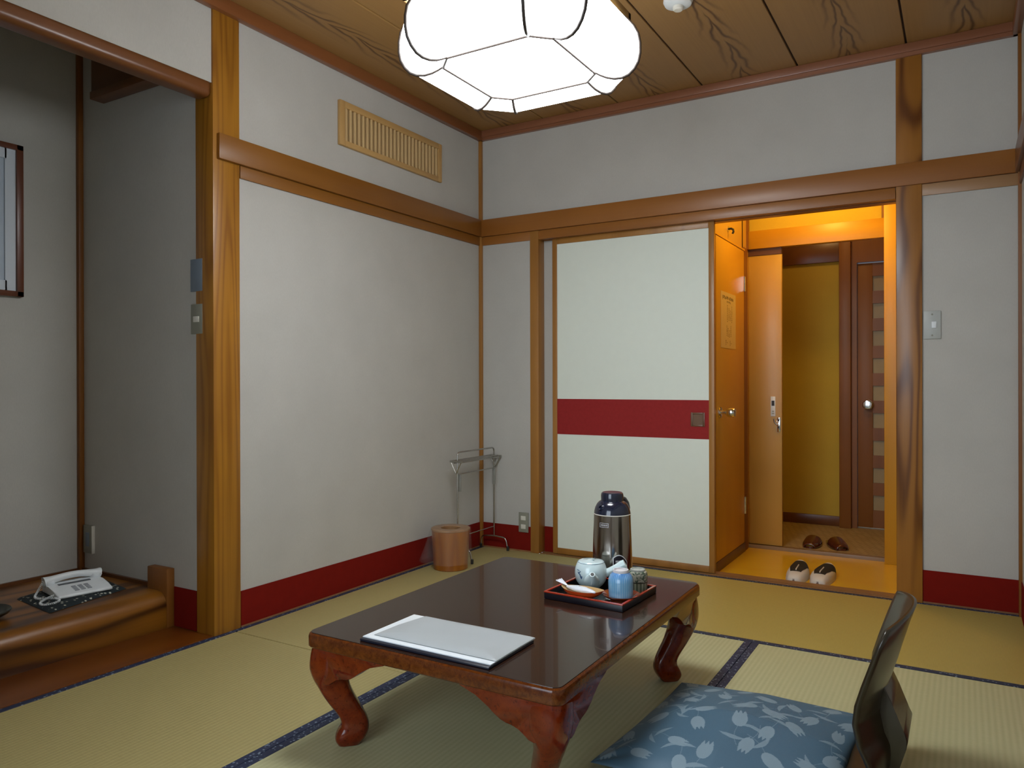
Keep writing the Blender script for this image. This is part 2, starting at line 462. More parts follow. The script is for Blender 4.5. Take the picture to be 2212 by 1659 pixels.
trim(MB().box(1.336, 1.349, .10, .722, -.02, .034, .001), M['darkwoodX'])
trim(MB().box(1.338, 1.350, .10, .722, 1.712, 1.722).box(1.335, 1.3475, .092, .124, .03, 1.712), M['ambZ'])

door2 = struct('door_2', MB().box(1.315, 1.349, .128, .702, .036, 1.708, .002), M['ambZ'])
k = MB()
Rx = Matrix.Rotation(PI/2, 4, 'Y')
k.lathe([(.0, 0), (.030, 0), (.030, .004), (.026, .008), (.010, .010), (.0095, .030), (.013, .034), (.021, .040), (.025, .050), (.025, .070), (.021, .078), (.0, .080)], 32)
k.xf(Matrix.Translation((1.349, .19, .800)) @ Rx)
k.build('door_knob', M['chrome'], door2)
for z0, z1 in ((1.478, 1.562), (.20, .298)):
    MB().box(1.347, 1.353, .690, .703, z0, z1).box(1.345, 1.351, .707, .722, z0, z1).tube([(1.354, .705, z0), (1.354, .705, z1)], .005, 10).build('hinge', M['chrome'], door2)
# notice on that door
nt_ = thing('notice_sheet', 'tall pale notice with columns of small dark characters taped to the amber door', 'notice', (1.3495, .36, 1.285))
MB().box(0, .0012, -.148, .148, -.148, .148).build('sheet', plain('notice_paper', (.62, .47, .22), .7, var=.05), nt_)
ink_m = plain('ink', (.10, .06, .02), .8)
random.seed(3)
def stroke(ink, yc, zc, wy, hz): ink.box(.0012, .0018, yc-wy/2, yc+wy/2, zc-hz/2, zc+hz/2)
def glyph(ink, yc, zc, s):
    for _ in range(4):
        if random.random() < .5: stroke(ink, yc+random.uniform(-.2, .2)*s, zc+random.uniform(-.4, .4)*s, s*random.uniform(.5, .95), s*.13)
        else: stroke(ink, yc+random.uniform(-.35, .35)*s, zc+random.uniform(-.2, .2)*s, s*.13, s*random.uniform(.5, .95))
k = MB()
for i in range(9): glyph(k, -.105+i*.024, .118, .021)
k.build('heading', ink_m, nt_)
k = MB()
for i in range(5): glyph(k, -.03+i*.016, .098, .011)
k.build('subheading', ink_m, nt_)
for (z0, z1, cols) in ((.078, -.005, (-.02, .008, .036, .066)), (-.03, -.085, (-.035, -.01, .018, .046)), (-.108, -.13, (-.05, -.025, 0, .03, .055, .085))):
    k = MB()
    for ci, yc in enumerate(cols):
        z = z0 - (ci % 3)*.012
        while z > z1: glyph(k, yc, z, .0085); z -= .0102
    k.build('text_block', ink_m, nt_)
# hook above the door
h = thing('wall_hook', 'small dark metal hook on the amber panel above the notice door', 'hook', (1.338, .40, 1.785))
MB().lathe([(0, 0), (.016, 0), (.016, .004), (0, .005)], 20, M=Matrix.Rotation(PI/2, 4, 'Y')).build('base_plate', M['chrome'], h)
MB().tube([(.004, 0, 0), (.018, 0, .0), (.028, 0, -.006), (.030, 0, -.018), (.024, 0, -.028)], .006, 10).build('peg', M['blackrub'], h)

# pale board door with its lock
door3 = struct('door_3', MB().box(1.338, 1.528, .848, .874, .004, 1.700, .002), M['plyZ'])
trim(MB().box(1.338, 1.528, .843, .876, 1.700, 1.737), M['darkwoodX'])
k = MB().box(1.466, 1.492, .844, .848, .757, .872, .001)
lp = k.build('lock_plate', M['white'], door3)
MB().box(1.471, 1.487, .8425, .8442, .818, .848).build('lock_window', M['blackrub'], lp)
MB().box(1.473, 1.485, .8425, .8442, .783, .789).box(1.472, 1.486, .8425, .8442, .770, .777).build('lock_marks', M['plateD'], lp)
k = MB().box(1.500, 1.521, .841, .848, .664, .752, .004)
k2 = k.build('latch_plate', M['chrome'], door3)
MB().box(1.506, 1.515, .8395, .8415, .728, .741).box(1.506, 1.515, .8395, .8415, .688, .701).build('latch_slot', M['blackrub'], k2)
MB().tube([(1.484, .838, .742), (1.489, .833, .722), (1.502, .836, .708), (1.510, .838, .716)], .0045, 8).build('latch_hook', M['chrome'], k2)

# corridor beyond
carpet = plain('corridor_carpet', (.40, .29, .13), .9, var=.0)
m_, nt2, b2 = newmat('corridor_mat')
wv = nt2.nodes.new('ShaderNodeTexBrick'); wv.inputs['Scale'].default_value = 9
wv.inputs['Color1'].default_value = (.40, .28, .12, 1); wv.inputs['Color2'].default_value = (.33, .23, .09, 1)
wv.inputs['Mortar'].default_value = (.24, .16, .06, 1); wv.inputs['Mortar Size'].default_value = .03
L(nt2, coords(nt2, rot=(0, 0, .5)), wv.inputs['Vector']); L(nt2, wv.outputs['Color'], b2.inputs['Base Color']); b2.inputs['Roughness'].default_value = .85
struct('floor', MB().box(.9, 2.6, .875, 1.90, -.06, .0), m_)
struct('wall_corridor_back', MB().box(.9, 1.735, 1.70, 1.76, 0, 2.3), M['ochre'])
struct('wall_corridor_left', MB().box(.9, .96, .9, 1.7, 0, 2.3), M['ochre'])
struct('wall_corridor_right', MB().box(2.55, 2.6, .87, 1.9, 0, 2.3), M['ochre'])
struct('wall_corridor_front', MB().box(.9, 1.29, .874, .91, 0, 2.3).box(2.18, 2.6, .874, .91, 0, 2.3), M['ochre'])
struct('ceiling', MB().box(.9, 2.6, .84, 1.9, 2.3, 2.33), M['plyZ'])
struct('baseboard_corridor', MB().box(.96, 1.731, 1.688, 1.70, 0, .066, .002), M['lintel'])
trim(MB().box(.96, 1.731, 1.68, 1.70, 1.752, 1.89, .002), M['lintel'])
trim(MB().box(1.731, 1.801, 1.64, 1.72, 0, 2.3, .003), M['darkwoodZ'])
trim(MB().box(1.801, 1.834, 1.68, 1.76, 0, 1.735).box(1.801, 2.55, 1.68, 1.76, 1.735, 2.3), M['darkwoodZ'])
# lattice door
DX0, DX1, DY = 1.836, 2.36, 1.70
zs = [.122+i*.178 for i in range(9)]
d4 = MB().box(DX0, DX0+.09, DY, DY+.03, .008, 1.728, .001).box(DX1-.09, DX1, DY, DY+.03, .008, 1.728, .001)
prev = .008
for z in zs:
    d4.box(DX0+.09, DX1-.09, DY+.001, DY+.029, prev, z); prev = z+.097
d4.box(DX0+.09, DX1-.09, DY+.001, DY+.029, prev, 1.728)
for i in (1, 2):
    xx = DX0+.09+i*.115; 
    d4.box(xx-.0075, xx+.0075, DY+.001, DY+.029, .12, 1.65)
door4 = struct('door_4', d4, M['darkwoodZ'])
MB().box(DX0+.08, DX1-.08, DY+.014, DY+.018, .11, 1.66).build('frosted_pane', plain('frosted_glass', (.34, .26, .13), .5), door4)
MB().lathe([(0, 0), (.030, 0), (.030, .005), (.012, .009), (.012, .028), (.026, .038), (.031, .052), (.026, .064), (0, .068)], 32, M=Matrix.Translation((1.90, DY, .808)) @ Matrix.Rotation(PI/2, 4, 'X')).build('door_knob', M['chrome'], door4)

# ------------------------------------------------------------------ wall fittings
g = thing('vent_grille', 'pale wooden vent grille with upright slats on the left wall above the rail', 'vent', (0, -1.178, 2.036))
GL, GH = .776, .204
f = MB().box(0, .018, 0, .034, 0, GH, .003).box(0, .018, GL-.030, GL, 0, GH, .003).box(0, .018, .034, GL-.03, 0, .026, .003).box(0, .018, .034, GL-.03, GH-.030, GH, .003)
f.build('frame', wood('vent_wood', (.52, .32, .12), (.42, .24, .08), 'Y', 5, 12, .3, .45, .05), g)
MB().box(.0005, .002, .03, GL-.03, .02, GH-.02).build('backing', plain('vent_back', (.33, .22, .10), .8), g)
sl = MB(); n = 25
for i in range(n):
    y = .034+.012+(GL-.064-.024)*i/(n-1)
    sl.box(.002, .014, y-.006, y+.006, .024, GH-.028, .002, 1)
sl.build('slats', wood('slat_wood', (.60, .42, .20), (.50, .33, .14), 'Z', 5, 10, .3, .5, .0), g)

def outlet(name, label, cat, loc, rot, w, h, plate, bits, t=.006):
    o = thing(name, label, cat, loc, rot)
    MB().box(-w/2, w/2, -t, 0, -h/2, h/2, .0015).build('cover_plate', plate, o)
    for (nm, x0, x1, z0, z1, mt) in bits:
        MB().box(x0, x1, -t-.0035, -t+.001, z0, z1, .001).build(nm, mt, o)
    return o
outlet('power_outlet', 'olive double power outlet on the back wall above the red baseboard', 'outlet', (.292, -.004, .166), 0, .062, .112, M['plateD'],
       [('socket', -.015, .015, .012, .036, M['ivory']), ('socket', -.015, .015, -.036, -.012, M['ivory'])])
MBp = outlet('light_switch', 'grey light switch plate on the right-hand wall beside the door pillar', 'switch', (2.316, 0, 1.199), 0, .066, .120, M['plateG'],
       [('rocker', -.002, .016, -.014, .014, M['white'])])
for z in (-.045, .045):
    MB().lathe([(0, 0), (.004, 0), (.004, .0015), (0, .002)], 12, M=Matrix.Translation((0, -.006, z)) @ Matrix.Rotation(PI/2, 4, 'X')).build('screw', M['plateD'], MBp)
outlet('wall_cover', 'blank blue-grey cover plate in the alcove above the olive switch', 'wall plate', (-.093, YA, 1.371), 0, .070, .124, M['plateB'], [])
outlet('light_switch', 'olive switch plate with a white rocker beside the alcove pillar', 'switch', (-.092, YA, 1.203), 0, .068, .114, M['plateD'],
       [('rocker', -.016, .016, -.012, .010, M['ivory'])])
o = outlet('power_outlet', 'olive outlet plate in the alcove corner above the telephone', 'outlet', (-.817, YA, .285), 0, .064, .120, M['plateD'],
       [('socket', -.012, .012, -.03, .03, M['plateB'])], t=.012)
MB().box(.032, .036, -.014, 0, -.060, .060, .001).build('side_rim', M['ivory'], o)

# picture frame in the alcove
p = thing('picture_frame', 'white-matted picture in a dark wooden frame on the alcove back wall', 'picture', (XA, -2.085, 1.31))
FL, FH = .62, .615
MB().box(0, .022, -.026, 0, 0, FH, .002).box(0, .022, -FL, -FL+.026, 0, FH, .002).box(0, .022, -FL, 0, 0, .022, .002).box(0, .022, -FL, 0, FH-.022, FH, .002).build('frame', wood('picture_wood', (.14, .04, .015), (.09, .025, .01), 'Z'), p)
MB().box(.002, .012, -.066, -.024, .02, FH-.02).box(.002, .012, -FL+.02, -FL+.066, .02, FH-.02).box(.002, .012, -FL+.06, -.06, .02, .062).box(.002, .012, -FL+.06, -.06, FH-.062, FH-.02).build('mat_border', plain('mat_board', (.62, .68, .76), .6, var=.01), p)
MB().box(.002, .005, -FL+.06, -.06, .06, FH-.06).build('picture_sheet', plain('picture_blue', (.42, .50, .60), .5, var=.05), p)

# smoke alarm
s = thing('smoke_alarm', 'white round smoke alarm on the ceiling boards', 'smoke alarm', (1.497, -.905, ZC))
MB().lathe([(0, 0), (.055, 0), (.056, -.010), (.050, -.022), (.034, -.028), (0, -.030)], 48).build('housing', M['white'], s)
MB().lathe([(.020, -.029), (.020, -.040), (.016, -.044), (0, -.045)], 24, cap=False).build('sensor', M['ivory'], s)

# ------------------------------------------------------------------ pendant lamp
LX, LY = 1.308, -1.785
lamp = thing('pendant_lamp', 'glowing white pendant lamp with rounded paper panels hanging over the table', 'lamp', (LX, LY, 0))
prof = [(.182, 1.880), (.195, 1.872), (.212, 1.864), (.232, 1.859), (.252, 1.860), (.270, 1.868), (.285, 1.884), (.296, 1.905), (.301, 1.930), (.301, 1.960), (.296, 1.988), (.284, 2.012), (.266, 2.034), (.246, 2.050)]
HL = .133
glow = plain('lamp_paper', (.9, .9, .88), .6, emit=(.93, .97, 1.0), estr=17, var=.0)
trimm = plain('lamp_trim', (.035, .025, .020), .5, var=.05)
def prof_at(side, s_):
    """list of points of the profile at one end of a long side; side 0..3, s_ = -1 / +1"""
    a = side*PI/2
    out = []
    for r, z in prof:
        x, y = r, s_*(HL+.050*min(1, max(0, (r-.182)/.118)))
        out.append(Vector((x*math.cos(a)-y*math.sin(a), x*math.sin(a)+y*math.cos(a), z)))
    return out
for sd in range(4):
    A, B = prof_at(sd, -1), prof_at(sd, 1)
    mb = MB(); mb.grid(lambda u, v: A[round(v*(len(prof)-1))].lerp(B[round(v*(len(prof)-1))], u), 1, len(prof)-1)
    solidify(mb.build('shade_panel', glow, lamp, 60), .002)
    C_ = prof_at((sd+1) % 4, -1)
    mb = MB()
    def cf(u, v, B=B, C_=C_):
        q = B[round(v*(len(prof)-1))].lerp(C_[round(v*(len(prof)-1))], u)
        return q
    mb.grid(cf, 2, len(prof)-1)
    solidify(mb.build('corner_panel', glow, lamp, 60), .002)
    t = MB()
    for P in (A, B):
        t.tube([p_*1.0+Vector((p_.x, p_.y, 0)).normalized()*.0025+Vector((0, 0, -.0015)) for p_ in P], .0048, 8)
    t.tube([A[0]+Vector((0, 0, -.004)), B[0]+Vector((0, 0, -.004))], .0042, 8)
    t.tube([B[0]+Vector((0, 0, -.004)), C_[0]+Vector((0, 0, -.004))], .0042, 8)
    t.build('trim_strip', trimm, lamp, 60)
mb = MB(); pts = []
for sd in range(4):
    for s_ in (-1, 1):
        q = prof_at(sd, s_)[0]; pts.append((q.x, q.y))
mb.prism(pts, 'XY', 1.880, 1.884)
mb.build('bottom_diffuser', plain('lamp_paper_bottom', (.9, .9, .88), .6, emit=(.93, .97, 1.0), estr=30, var=.0), lamp)
fr = MB()
H = .250
for a in range(4):
    R_ = Matrix.Rotation(a*PI/2, 4, 'Z')
    q = MB().box(-H, H, H-.022, H, 2.045, 2.085, .003); q.xf(R_)
    me = bpy.data.meshes.new('t'); q.bm.to_mesh(me); fr.bm.from_mesh(me); q.bm.free()
fr.build('wooden_frame', wood('lamp_wood', (.20, .11, .03), (.15, .075, .018), 'X', 5, 12, .3, .45, .1), lamp)
MB().box(-.235, .235, -.235, .235, 2.075, 2.083).build('top_cover', plain('lamp_cover', (.75, .75, .72), .6), lamp)
MB().tube([(0, 0, 2.08), (0, 0, 2.40)], .004, 10).lathe([(.006, 2.36), (.045, 2.385), (.05, 2.419)], 32).build('cord_and_rose', M['white'], lamp)

# vestibule ceiling lamp (real, above the doorway)
vl = thing('ceiling_lamp', 'warm round lamp on the vestibule ceiling', 'lamp', (1.80, .44, 2.25))
MB().lathe([(.11, 0), (.11, -.02), (.10, -.022)], 40, cap=False).build('rim', M['chrome'], vl)
MB().lathe([(.098, -.02), (.095, -.045), (.075, -.066), (.04, -.078), (0, -.082)], 40, cap=False).build('glass_shade', plain('warm_glow', (.9, .8, .6), .5, emit=(1, .56, .16), estr=4, var=0), vl)

vl = thing('ceiling_lamp', 'unseen warm round lamp added on the corridor ceiling beyond the step', 'lamp', (1.75, 1.25, 2.30))  # out-of-view fixture added along with the light that brightens the corridor
MB().lathe([(.11, 0), (.11, -.02), (.10, -.022)], 40, cap=False).build('rim', M['chrome'], vl)
MB().lathe([(.098, -.02), (.095, -.045), (.075, -.066), (.04, -.078), (0, -.082)], 40, cap=False).build('glass_shade', bpy.data.materials['warm_glow'], vl)

# ------------------------------------------------------------------ low table
TX0, TX1, TY0, TY1, TZ = .947, 1.700, -2.297, -1.290, .305
TCX, TCY = (TX0+TX1)/2, (TY0+TY1)/2
def lacq(name, c1, c2, scale, rough, coat, bstr=0.0, detail=5):
    m, nt, b = newmat(name)
    v = coords(nt)
    f = noise(nt, v, scale, detail, .7, .4)
    f2 = noise(nt, v, scale*5, 2, .6)
    c = mix(nt, ramp(nt, f, .35, .65), c1, c2)
    c = mix(nt, ramp(nt, f2, .58, .72, 0, .6), c, tuple(x*.25 for x in c1))
    L(nt, c, b.inputs['Base Color']); b.inputs['Roughness'].default_value = rough
    b.inputs['Coat Weight'].default_value = coat; b.inputs['Coat Roughness'].default_value = .03; b.inputs['Specular IOR Level'].default_value = .25
    if bstr: bump(nt, b, f, bstr, .002)
    return m
top_m = lacq('table_top_lacquer', (.016, .007, .004), (.036, .014, .008), 90, .20, .35)
edge_m = lacq('table_edge_lacquer', (.075, .014, .002), (.15, .038, .004), 60, .25, .5)
leg_m = lacq('table_leg_lacquer', (.11, .010, .001), (.19, .024, .002), 22, .17, .45, .14)
table = thing('low_table', 'dark red-brown lacquered low table with curved legs on the mats', 'table', (TCX, TCY, 0))
a, b_ = (TX1-TX0)/2, (TY1-TY0)/2
def rrect(a, b, r, n=6):
    o = []
    for cx, cy, st in ((a-r, b-r, 0), (-a+r, b-r, 1), (-a+r, -b+r, 2), (a-r, -b+r, 3)):
        for i in range(n+1):
            t = PI/2*(st+i/n); o.append((cx+r*math.cos(t), cy+r*math.sin(t)))
    return o
def slab(layers):
    mb = MB(); rings = []
    for (ins, z) in layers:
        rings.append([mb.bm.verts.new((x, y, z)) for x, y in rrect(a-ins, b_-ins, .030-min(ins, .01))])
    n = len(rings[0])
    mb.bm.faces.new(rings[0][::-1]); mb.bm.faces.new(rings[-1])
    for A, B in zip(rings[:-1], rings[1:]):
        for i in range(n): mb.bm.faces.new((A[i], A[(i+1) % n], B[(i+1) % n], B[i]))
    return mb
slab([(.004, .266), (.0, .270), (0, .294), (.002, .300), (.006, .3035)]).build('table_edge', edge_m, table)
slab([(.007, .3030), (.0075, .305)]).build('table_top', top_m, table)
wing = [(.045, .0), (.27, 0), (.262, .006), (.24, .012), (.22, .018), (.20, .027), (.185, .038), (.17, .049), (.155, .059), (.14, .064), (.12, .066), (.105, .069), (.094, .076), (.084, .088), (.07, .092), (.045, .088)]
for sx in (-1, 1):
    for sy in (-1, 1):
        # cabriole leg along the diagonal
        path = [(.004, .268), (.000, .245), (-.003, .215), (-.002, .190), (.005, .160), (.015, .130), (.029, .100), (.041, .074), (.045, .052), (.039, .033), (.034, .016), (.033, .0015)]
        rad = [.044, .044, .0435, .043, .041, .039, .037, .0345, .036, .0425, .040, .029]
        # smooth
        P, Rr = [], []
        for i in range(len(path)-1):
            for t in (0, .33, .66):
                P.append((path[i][0]*(1-t)+path[i+1][0]*t, path[i][1]*(1-t)+path[i+1][1]*t)); Rr.append(rad[i]*(1-t)+rad[i+1]*t)
        P.append(path[-1]); Rr.append(rad[-1])
        for _ in range(3):
            P = [P[0]]+[((P[i-1][0]+2*P[i][0]+P[i+1][0])/4, (P[i-1][1]+2*P[i][1]+P[i+1][1])/4) for i in range(1, len(P)-1)]+[P[-1]]
            Rr = [Rr[0]]+[(Rr[i-1]+2*Rr[i]+Rr[i+1])/4 for i in range(1, len(Rr)-1)]+[Rr[-1]]
        c0 = .049
        mb = MB(); rings = []
        for (d, z), r in zip(P, Rr):
            cx, cy = sx*(a-c0-d), sy*(b_-c0-d)
            ring = []
            for k_ in range(24):
                t = 2*PI*k_/24+.001; ca, sa = math.cos(t), math.sin(t); e = .62
                fz = .74+.30*min(1, max(0, (z-.13)/.10))
                if z > .16:     # knee: squared to the table corner
                    kz = min(1, (z-.16)/.05)
                else: kz = 0
                da, db = r*math.copysign(abs(ca)**e, ca), r*fz*math.copysign(abs(sa)**e, sa)
                q2 = .70710678
                x1, y1 = (da-db)*q2*sx, (da+db)*q2*sy
                t3 = t+PI/4; c3, s3 = math.cos(t3), math.sin(t3)
                x2, y2 = r*math.copysign(abs(c3)**.5, c3)*sx, r*math.copysign(abs(s3)**.5, s3)*sy
                ring.append(mb.bm.verts.new((cx+x1*(1-kz)+x2*kz, cy+y1*(1-kz)+y2*kz, z)))
            rings.append(ring)
        mb.bm.faces.new(rings[0]); mb.bm.faces.new(rings[-1][::-1])
        for A, B in zip(rings[:-1], rings[1:]):
            for i in range(24): mb.bm.faces.new((A[i], A[(i+1) % 24], B[(i+1) % 24], B[i]))
        lg = mb.build('leg', leg_m, table, 50)
        # scalloped brackets running along both edges
        mb = MB()
        pts = [(sx*(a-d), .267-h) for d, h in wing]
        yo = sy*(b_-.0075); mb.prism(pts, 'XZ', min(yo, yo-sy*.028), max(yo, yo-sy*.028))
        pts = [(sy*(b_-d), .267-h) for d, h in wing]
        xo = sx*(a-.0075); mb.prism(pts, 'YZ', min(xo, xo-sx*.028), max(xo, xo-sx*.028))
        bmesh.ops.bevel(mb.bm, geom=[e for e in mb.bm.edges if e.calc_length() < .06 or True], offset=.002, segments=2, affect='EDGES', profile=.5)
        mb.build('bracket', leg_m, table, 50)

# ------------------------------------------------------------------ things on the table
T = .305
fo = thing('document_folder', 'flat black folder under the white papers at the near edge of the table', 'folder', (1.318, -2.165, T+.0002))
MB().box(-.196, .190, -.111, .100, 0, .0065, .002).build('cover', plain('black_board', (.01, .012, .025), .35), fo)
pa = tag(MB().box(-.192, .192, -.105, .104, 0, .0028, .0008).build('paper_sheet', M['paper'], None, loc=(1.315, -2.161, T+.0070)),
         'large white sheet lying on the black folder and showing past the frosted pouch', 'paper')
def pouch(u, v):
    x = -.165+u*.355; y = -.088+v*.186
    if u < .12: x += .03*(1-abs(2*v-1))*(1-u/.12)*-.2
    ed = min(u, 1-u, v, 1-v)
    z = .0012+.0075*min(1, ed*7)**.6+.0009*math.sin(7*u+2*v+1)*min(1, ed*6)+.0006*math.sin(6*v-5*u)*min(1, ed*6)
    x += .02*(v-.5)*(1 if u < .3 else 0)*(1-u/.3)
    return Vector((x, y, z))
mb = MB(); mb.grid(pouch, 60, 40); mb.grid(lambda u, v: Vector((pouch(u, v).x, pouch(u, v).y, .0002)), 1, 1)
po = tag(mb.build('frosted_pouch', plain('frosted_film', (.43, .47, .49), .42, var=.05, vs=12, coat=.2), None, 80, loc=(1.318, -2.158, T+.0100)),
         'crumpled pale frosted pouch resting on the white sheet on the table', 'pouch')

# tray
tray = thing('serving_tray', 'square black lacquer tray with a red rim on the table', 'tray', (1.480, -1.597, T), -.05)
tw, td = .129, .121
rim_m = plain('red_lacquer', (.42, .035, .012), .2, coat=.6)
MB().box(-tw+.006, tw-.006, -td+.006, td-.006, 0, .005, .001).build('tray_base', M['blackgl'], tray)
def frame_ring(i0, o0, z0, z1, iz=None):
    mb = MB()
    mb.box(-o0[0], o0[0], -o0[1], -i0[1], z0, z1, .0008).box(-o0[0], o0[0], i0[1], o0[1], z0, z1, .0008)
    mb.box(-o0[0], -i0[0], -i0[1], i0[1], z0, z1, .0008).box(i0[0], o0[0], -i0[1], i0[1], z0, z1, .0008)
    return mb
frame_ring((tw-.006, td-.006), (tw, td), .001, .019).build('tray_wall', plain('tray_black', (.006, .005, .010), .35), tray)
frame_ring((tw-.0065, td-.0065), (tw+.0008, td+.0008), .019, .0232).build('tray_rim', rim_m, tray)
TB = T+.0052

# saucer + blue cup (upside down)
sau = tag(MB().lathe([(0, .0), (.030, .0), (.032, .006), (.045, .012), (.054, .018), (.0560, .0215), (.0525, .0205), (.040, .013), (.0345, .008), (0, .008)], 48).build('saucer', plain('brown_lacquer', (.20, .035, .010), .25, coat=.5), None, loc=(1.560, -1.632, TB)),
          'round red-brown lacquer saucer under the blue cup', 'saucer')
def ribbed():
    m, nt, b = newmat('blue_glaze')
    tc = nt.nodes.new('ShaderNodeTexCoord'); sp = nt.nodes.new('ShaderNodeSeparateXYZ'); L(nt, tc.outputs['Object'], sp.inputs[0])
    ang = math_(nt, 'ARCTAN2', sp.outputs['Y'], sp.outputs['X'])
    w_ = ramp(nt, math_(nt, 'SINE', math_(nt, 'MULTIPLY', ang, 34.0)), -.4, 1)
    nz = noise(nt, coords(nt, (1, 1, .3)), 70, 2)
    base = mix(nt, ramp(nt, sp.outputs['Z'], .045, .078), (.17, .43, .68), (.04, .17, .50))
    c = mix(nt, math_(nt, 'MULTIPLY', w_, ramp(nt, nz, .3, .7, .2, .7)), base, (.38, .62, .78))
    L(nt, c, b.inputs['Base Color']); b.inputs['Roughness'].default_value = .16; b.inputs['Coat Weight'].default_value = .5
    bump(nt, b, w_, .15, .001)
    return m
cup = thing('tea_cup', 'ribbed light-blue tea cup turned upside down on the saucer', 'cup', (1.560, -1.632, TB+.0083))
MB().lathe([(.032, 0), (.0350, .001), (.0358, .008), (.0368, .030), (.0372, .048), (.0355, .060), (.031, .069), (.0255, .0745), (.0235, .0765)], 64, cap=False).lathe([(.032, 0), (.030, .004), (.030, .05), (0, .055)], 64, cap=False).build('cup_body', ribbed(), cup)
MB().lathe([(.0235, .0755), (.0232, .083), (.0225, .0845), (.0195, .0845), (.0190, .080), (.0, .0795)], 48, cap=False).build('foot_ring', plain('bisque', (.66, .64, .66), .6, var=.1, vs=80), cup)
# patterned cup behind
def swirl():
    m, nt, b = newmat('green_pattern')
    v = coords(nt)
    f = noise(nt, v, 55, 3, .6, 2.0)
    tc = nt.nodes.new('ShaderNodeTexCoord'); sp = nt.nodes.new('ShaderNodeSeparateXYZ'); L(nt, tc.outputs['Object'], sp.inputs[0])
    ang = math_(nt, 'ARCTAN2', sp.outputs['Y'], sp.outputs['X'])
    st = ramp(nt, math_(nt, 'SINE', math_(nt, 'MULTIPLY', ang, 16.0)), .1, .5)
    low = ramp(nt, sp.outputs['Z'], .030, .033, 1, 0)
    pat = ramp(nt, f, .46, .54)
    ca = mix(nt, pat, (.42, .42, .34), (.05, .09, .06))
    cb = mix(nt, st, (.14, .17, .11), (.40, .43, .33))
    c = mix(nt, low, ca, cb)
    ring = math_(nt, 'COMPARE', sp.outputs['Z'], .0315, .0015)
    c = mix(nt, ring, c, (.03, .03, .02))
    L(nt, c, b.inputs['Base Color']); b.inputs['Roughness'].default_value = .3
    return m
gc = thing('tea_cup', 'small grey-green patterned cup turned upside down behind the blue cup', 'cup', (1.566, -1.512, TB))
MB().lathe([(.026, 0), (.0285, .001), (.0290, .020), (.0292, .031), (.0298, .046), (.0295, .056), (.027, .062), (.023, .0645)], 56, cap=False).lathe([(.026, 0), (.024, .004), (.024, .05), (0, .055)], 48, cap=False).build('cup_body', swirl(), gc)
MB().lathe([(.0232, .0640), (.0228, .0690), (.0215, .0700), (.0185, .0700), (.0180, .0665), (.007, .0660), (.006, .0672), (0, .0675)], 48, cap=False).build('foot_ring', plain('grey_bisque', (.40, .42, .38), .6, var=.25, vs=90), gc)

# teapot
porc = plain('porcelain', (.62, .76, .78), .14, coat=.6, var=.02)
tp = thing('teapot', 'round white porcelain side-handled teapot with blue leaf marks on the tray', 'teapot', (1.418, -1.535, TB))
bodyp = [(.0, 0), (.030, 0), (.032, .003), (.040, .010), (.047, .021), (.0505, .034), (.0512, .046), (.0500, .058), (.0470, .068), (.0435, .0755), (.0415, .0785)]
MB().lathe(bodyp, 64, cap=False).build('pot_body', porc, tp)
MB().lathe([(.0405, .0775), (.0412, .0795), (.0385, .0820), (.026, .0845), (.012, .0855), (.009, .087), (0, .0875)], 56, cap=False).build('lid', porc, tp)
MB().lathe([(.0395, .0780), (.0420, .0788), (.0420, .0797), (.0395, .0797)], 56, cap=False).build('lid_line', plain('blue_line', (.08, .17, .27), .3), tp)
toc = Vector((2.43-1.418, -3.7154+1.535, 0)).normalized()      # towards where the spout points
ang0 = math.atan2(toc.y, toc.x)+.06
sd_ = Vector((math.cos(ang0), math.sin(ang0), 0))
sp_ = MB(); base = sd_*.038+Vector((0, 0, .032))
sp_.tube([base, sd_*.053+Vector((0, 0, .038)), sd_*.062+Vector((0, 0, .046)), sd_*.071+Vector((0, 0, .056))], .01, 20, rads=[.026, .019, .0115, .0085])
spo = sp_.build('spout', porc, tp, 60)
tip = sd_*.0713+Vector((0, 0, .0563))
MB().lathe([(0, 0), (.0058, 0), (.0058, .0006), (0, .0006)], 16, M=Matrix.Translation(tip) @ Vector((0, 0, 1)).rotation_difference(Vector((sd_.x*.66, sd_.y*.66, .75))).to_matrix().to_4x4()).build('spout_opening', M['blackrub'], spo)
ah = ang0+PI/2-.12
hd = Vector((math.cos(ah), math.sin(ah), 0))
MB().tube([hd*.044+Vector((0, 0, .044)), hd*.058+Vector((0, 0, .050)), hd*.080+Vector((0, 0, .061)), hd*.100+Vector((0, 0, .071)), hd*.108+Vector((0, 0, .075))], .01, 20, rads=[.0145, .0115, .0125, .0158, .0150]).build('handle', porc, tp, 60)
lf = MB()
def on_body(th, z, off=.0006):
    r = np.interp(z, [q[1] for q in bodyp], [q[0] for q in bodyp])+off
    return Vector((r*math.cos(th), r*math.sin(th), z))
for (dth, z, ln, wd, rot) in ((-.88, .058, .013, .0045, .6), (-.74, .050, .014, .005, 1.3), (-.66, .046, .011, .004, 1.9), (-.97, .067, .016, .0022, .1), (-.80, .062, .010, .003, 2.4)):
    cpts = []
    for i in range(14):
        t = 2*PI*i/14; x = ln/2*math.cos(t); y = wd/2*math.sin(t)
        xx = x*math.cos(rot)-y*math.sin(rot); yy = x*math.sin(rot)+y*math.cos(rot)
        cpts.append(lf.bm.verts.new(on_body(ang0+dth+xx/.05, z-.008-yy)))
    lf.bm.faces.new(cpts)
lf.build('leaf_motif', plain('cobalt', (.05, .12, .24), .3), tp)
lf = MB()
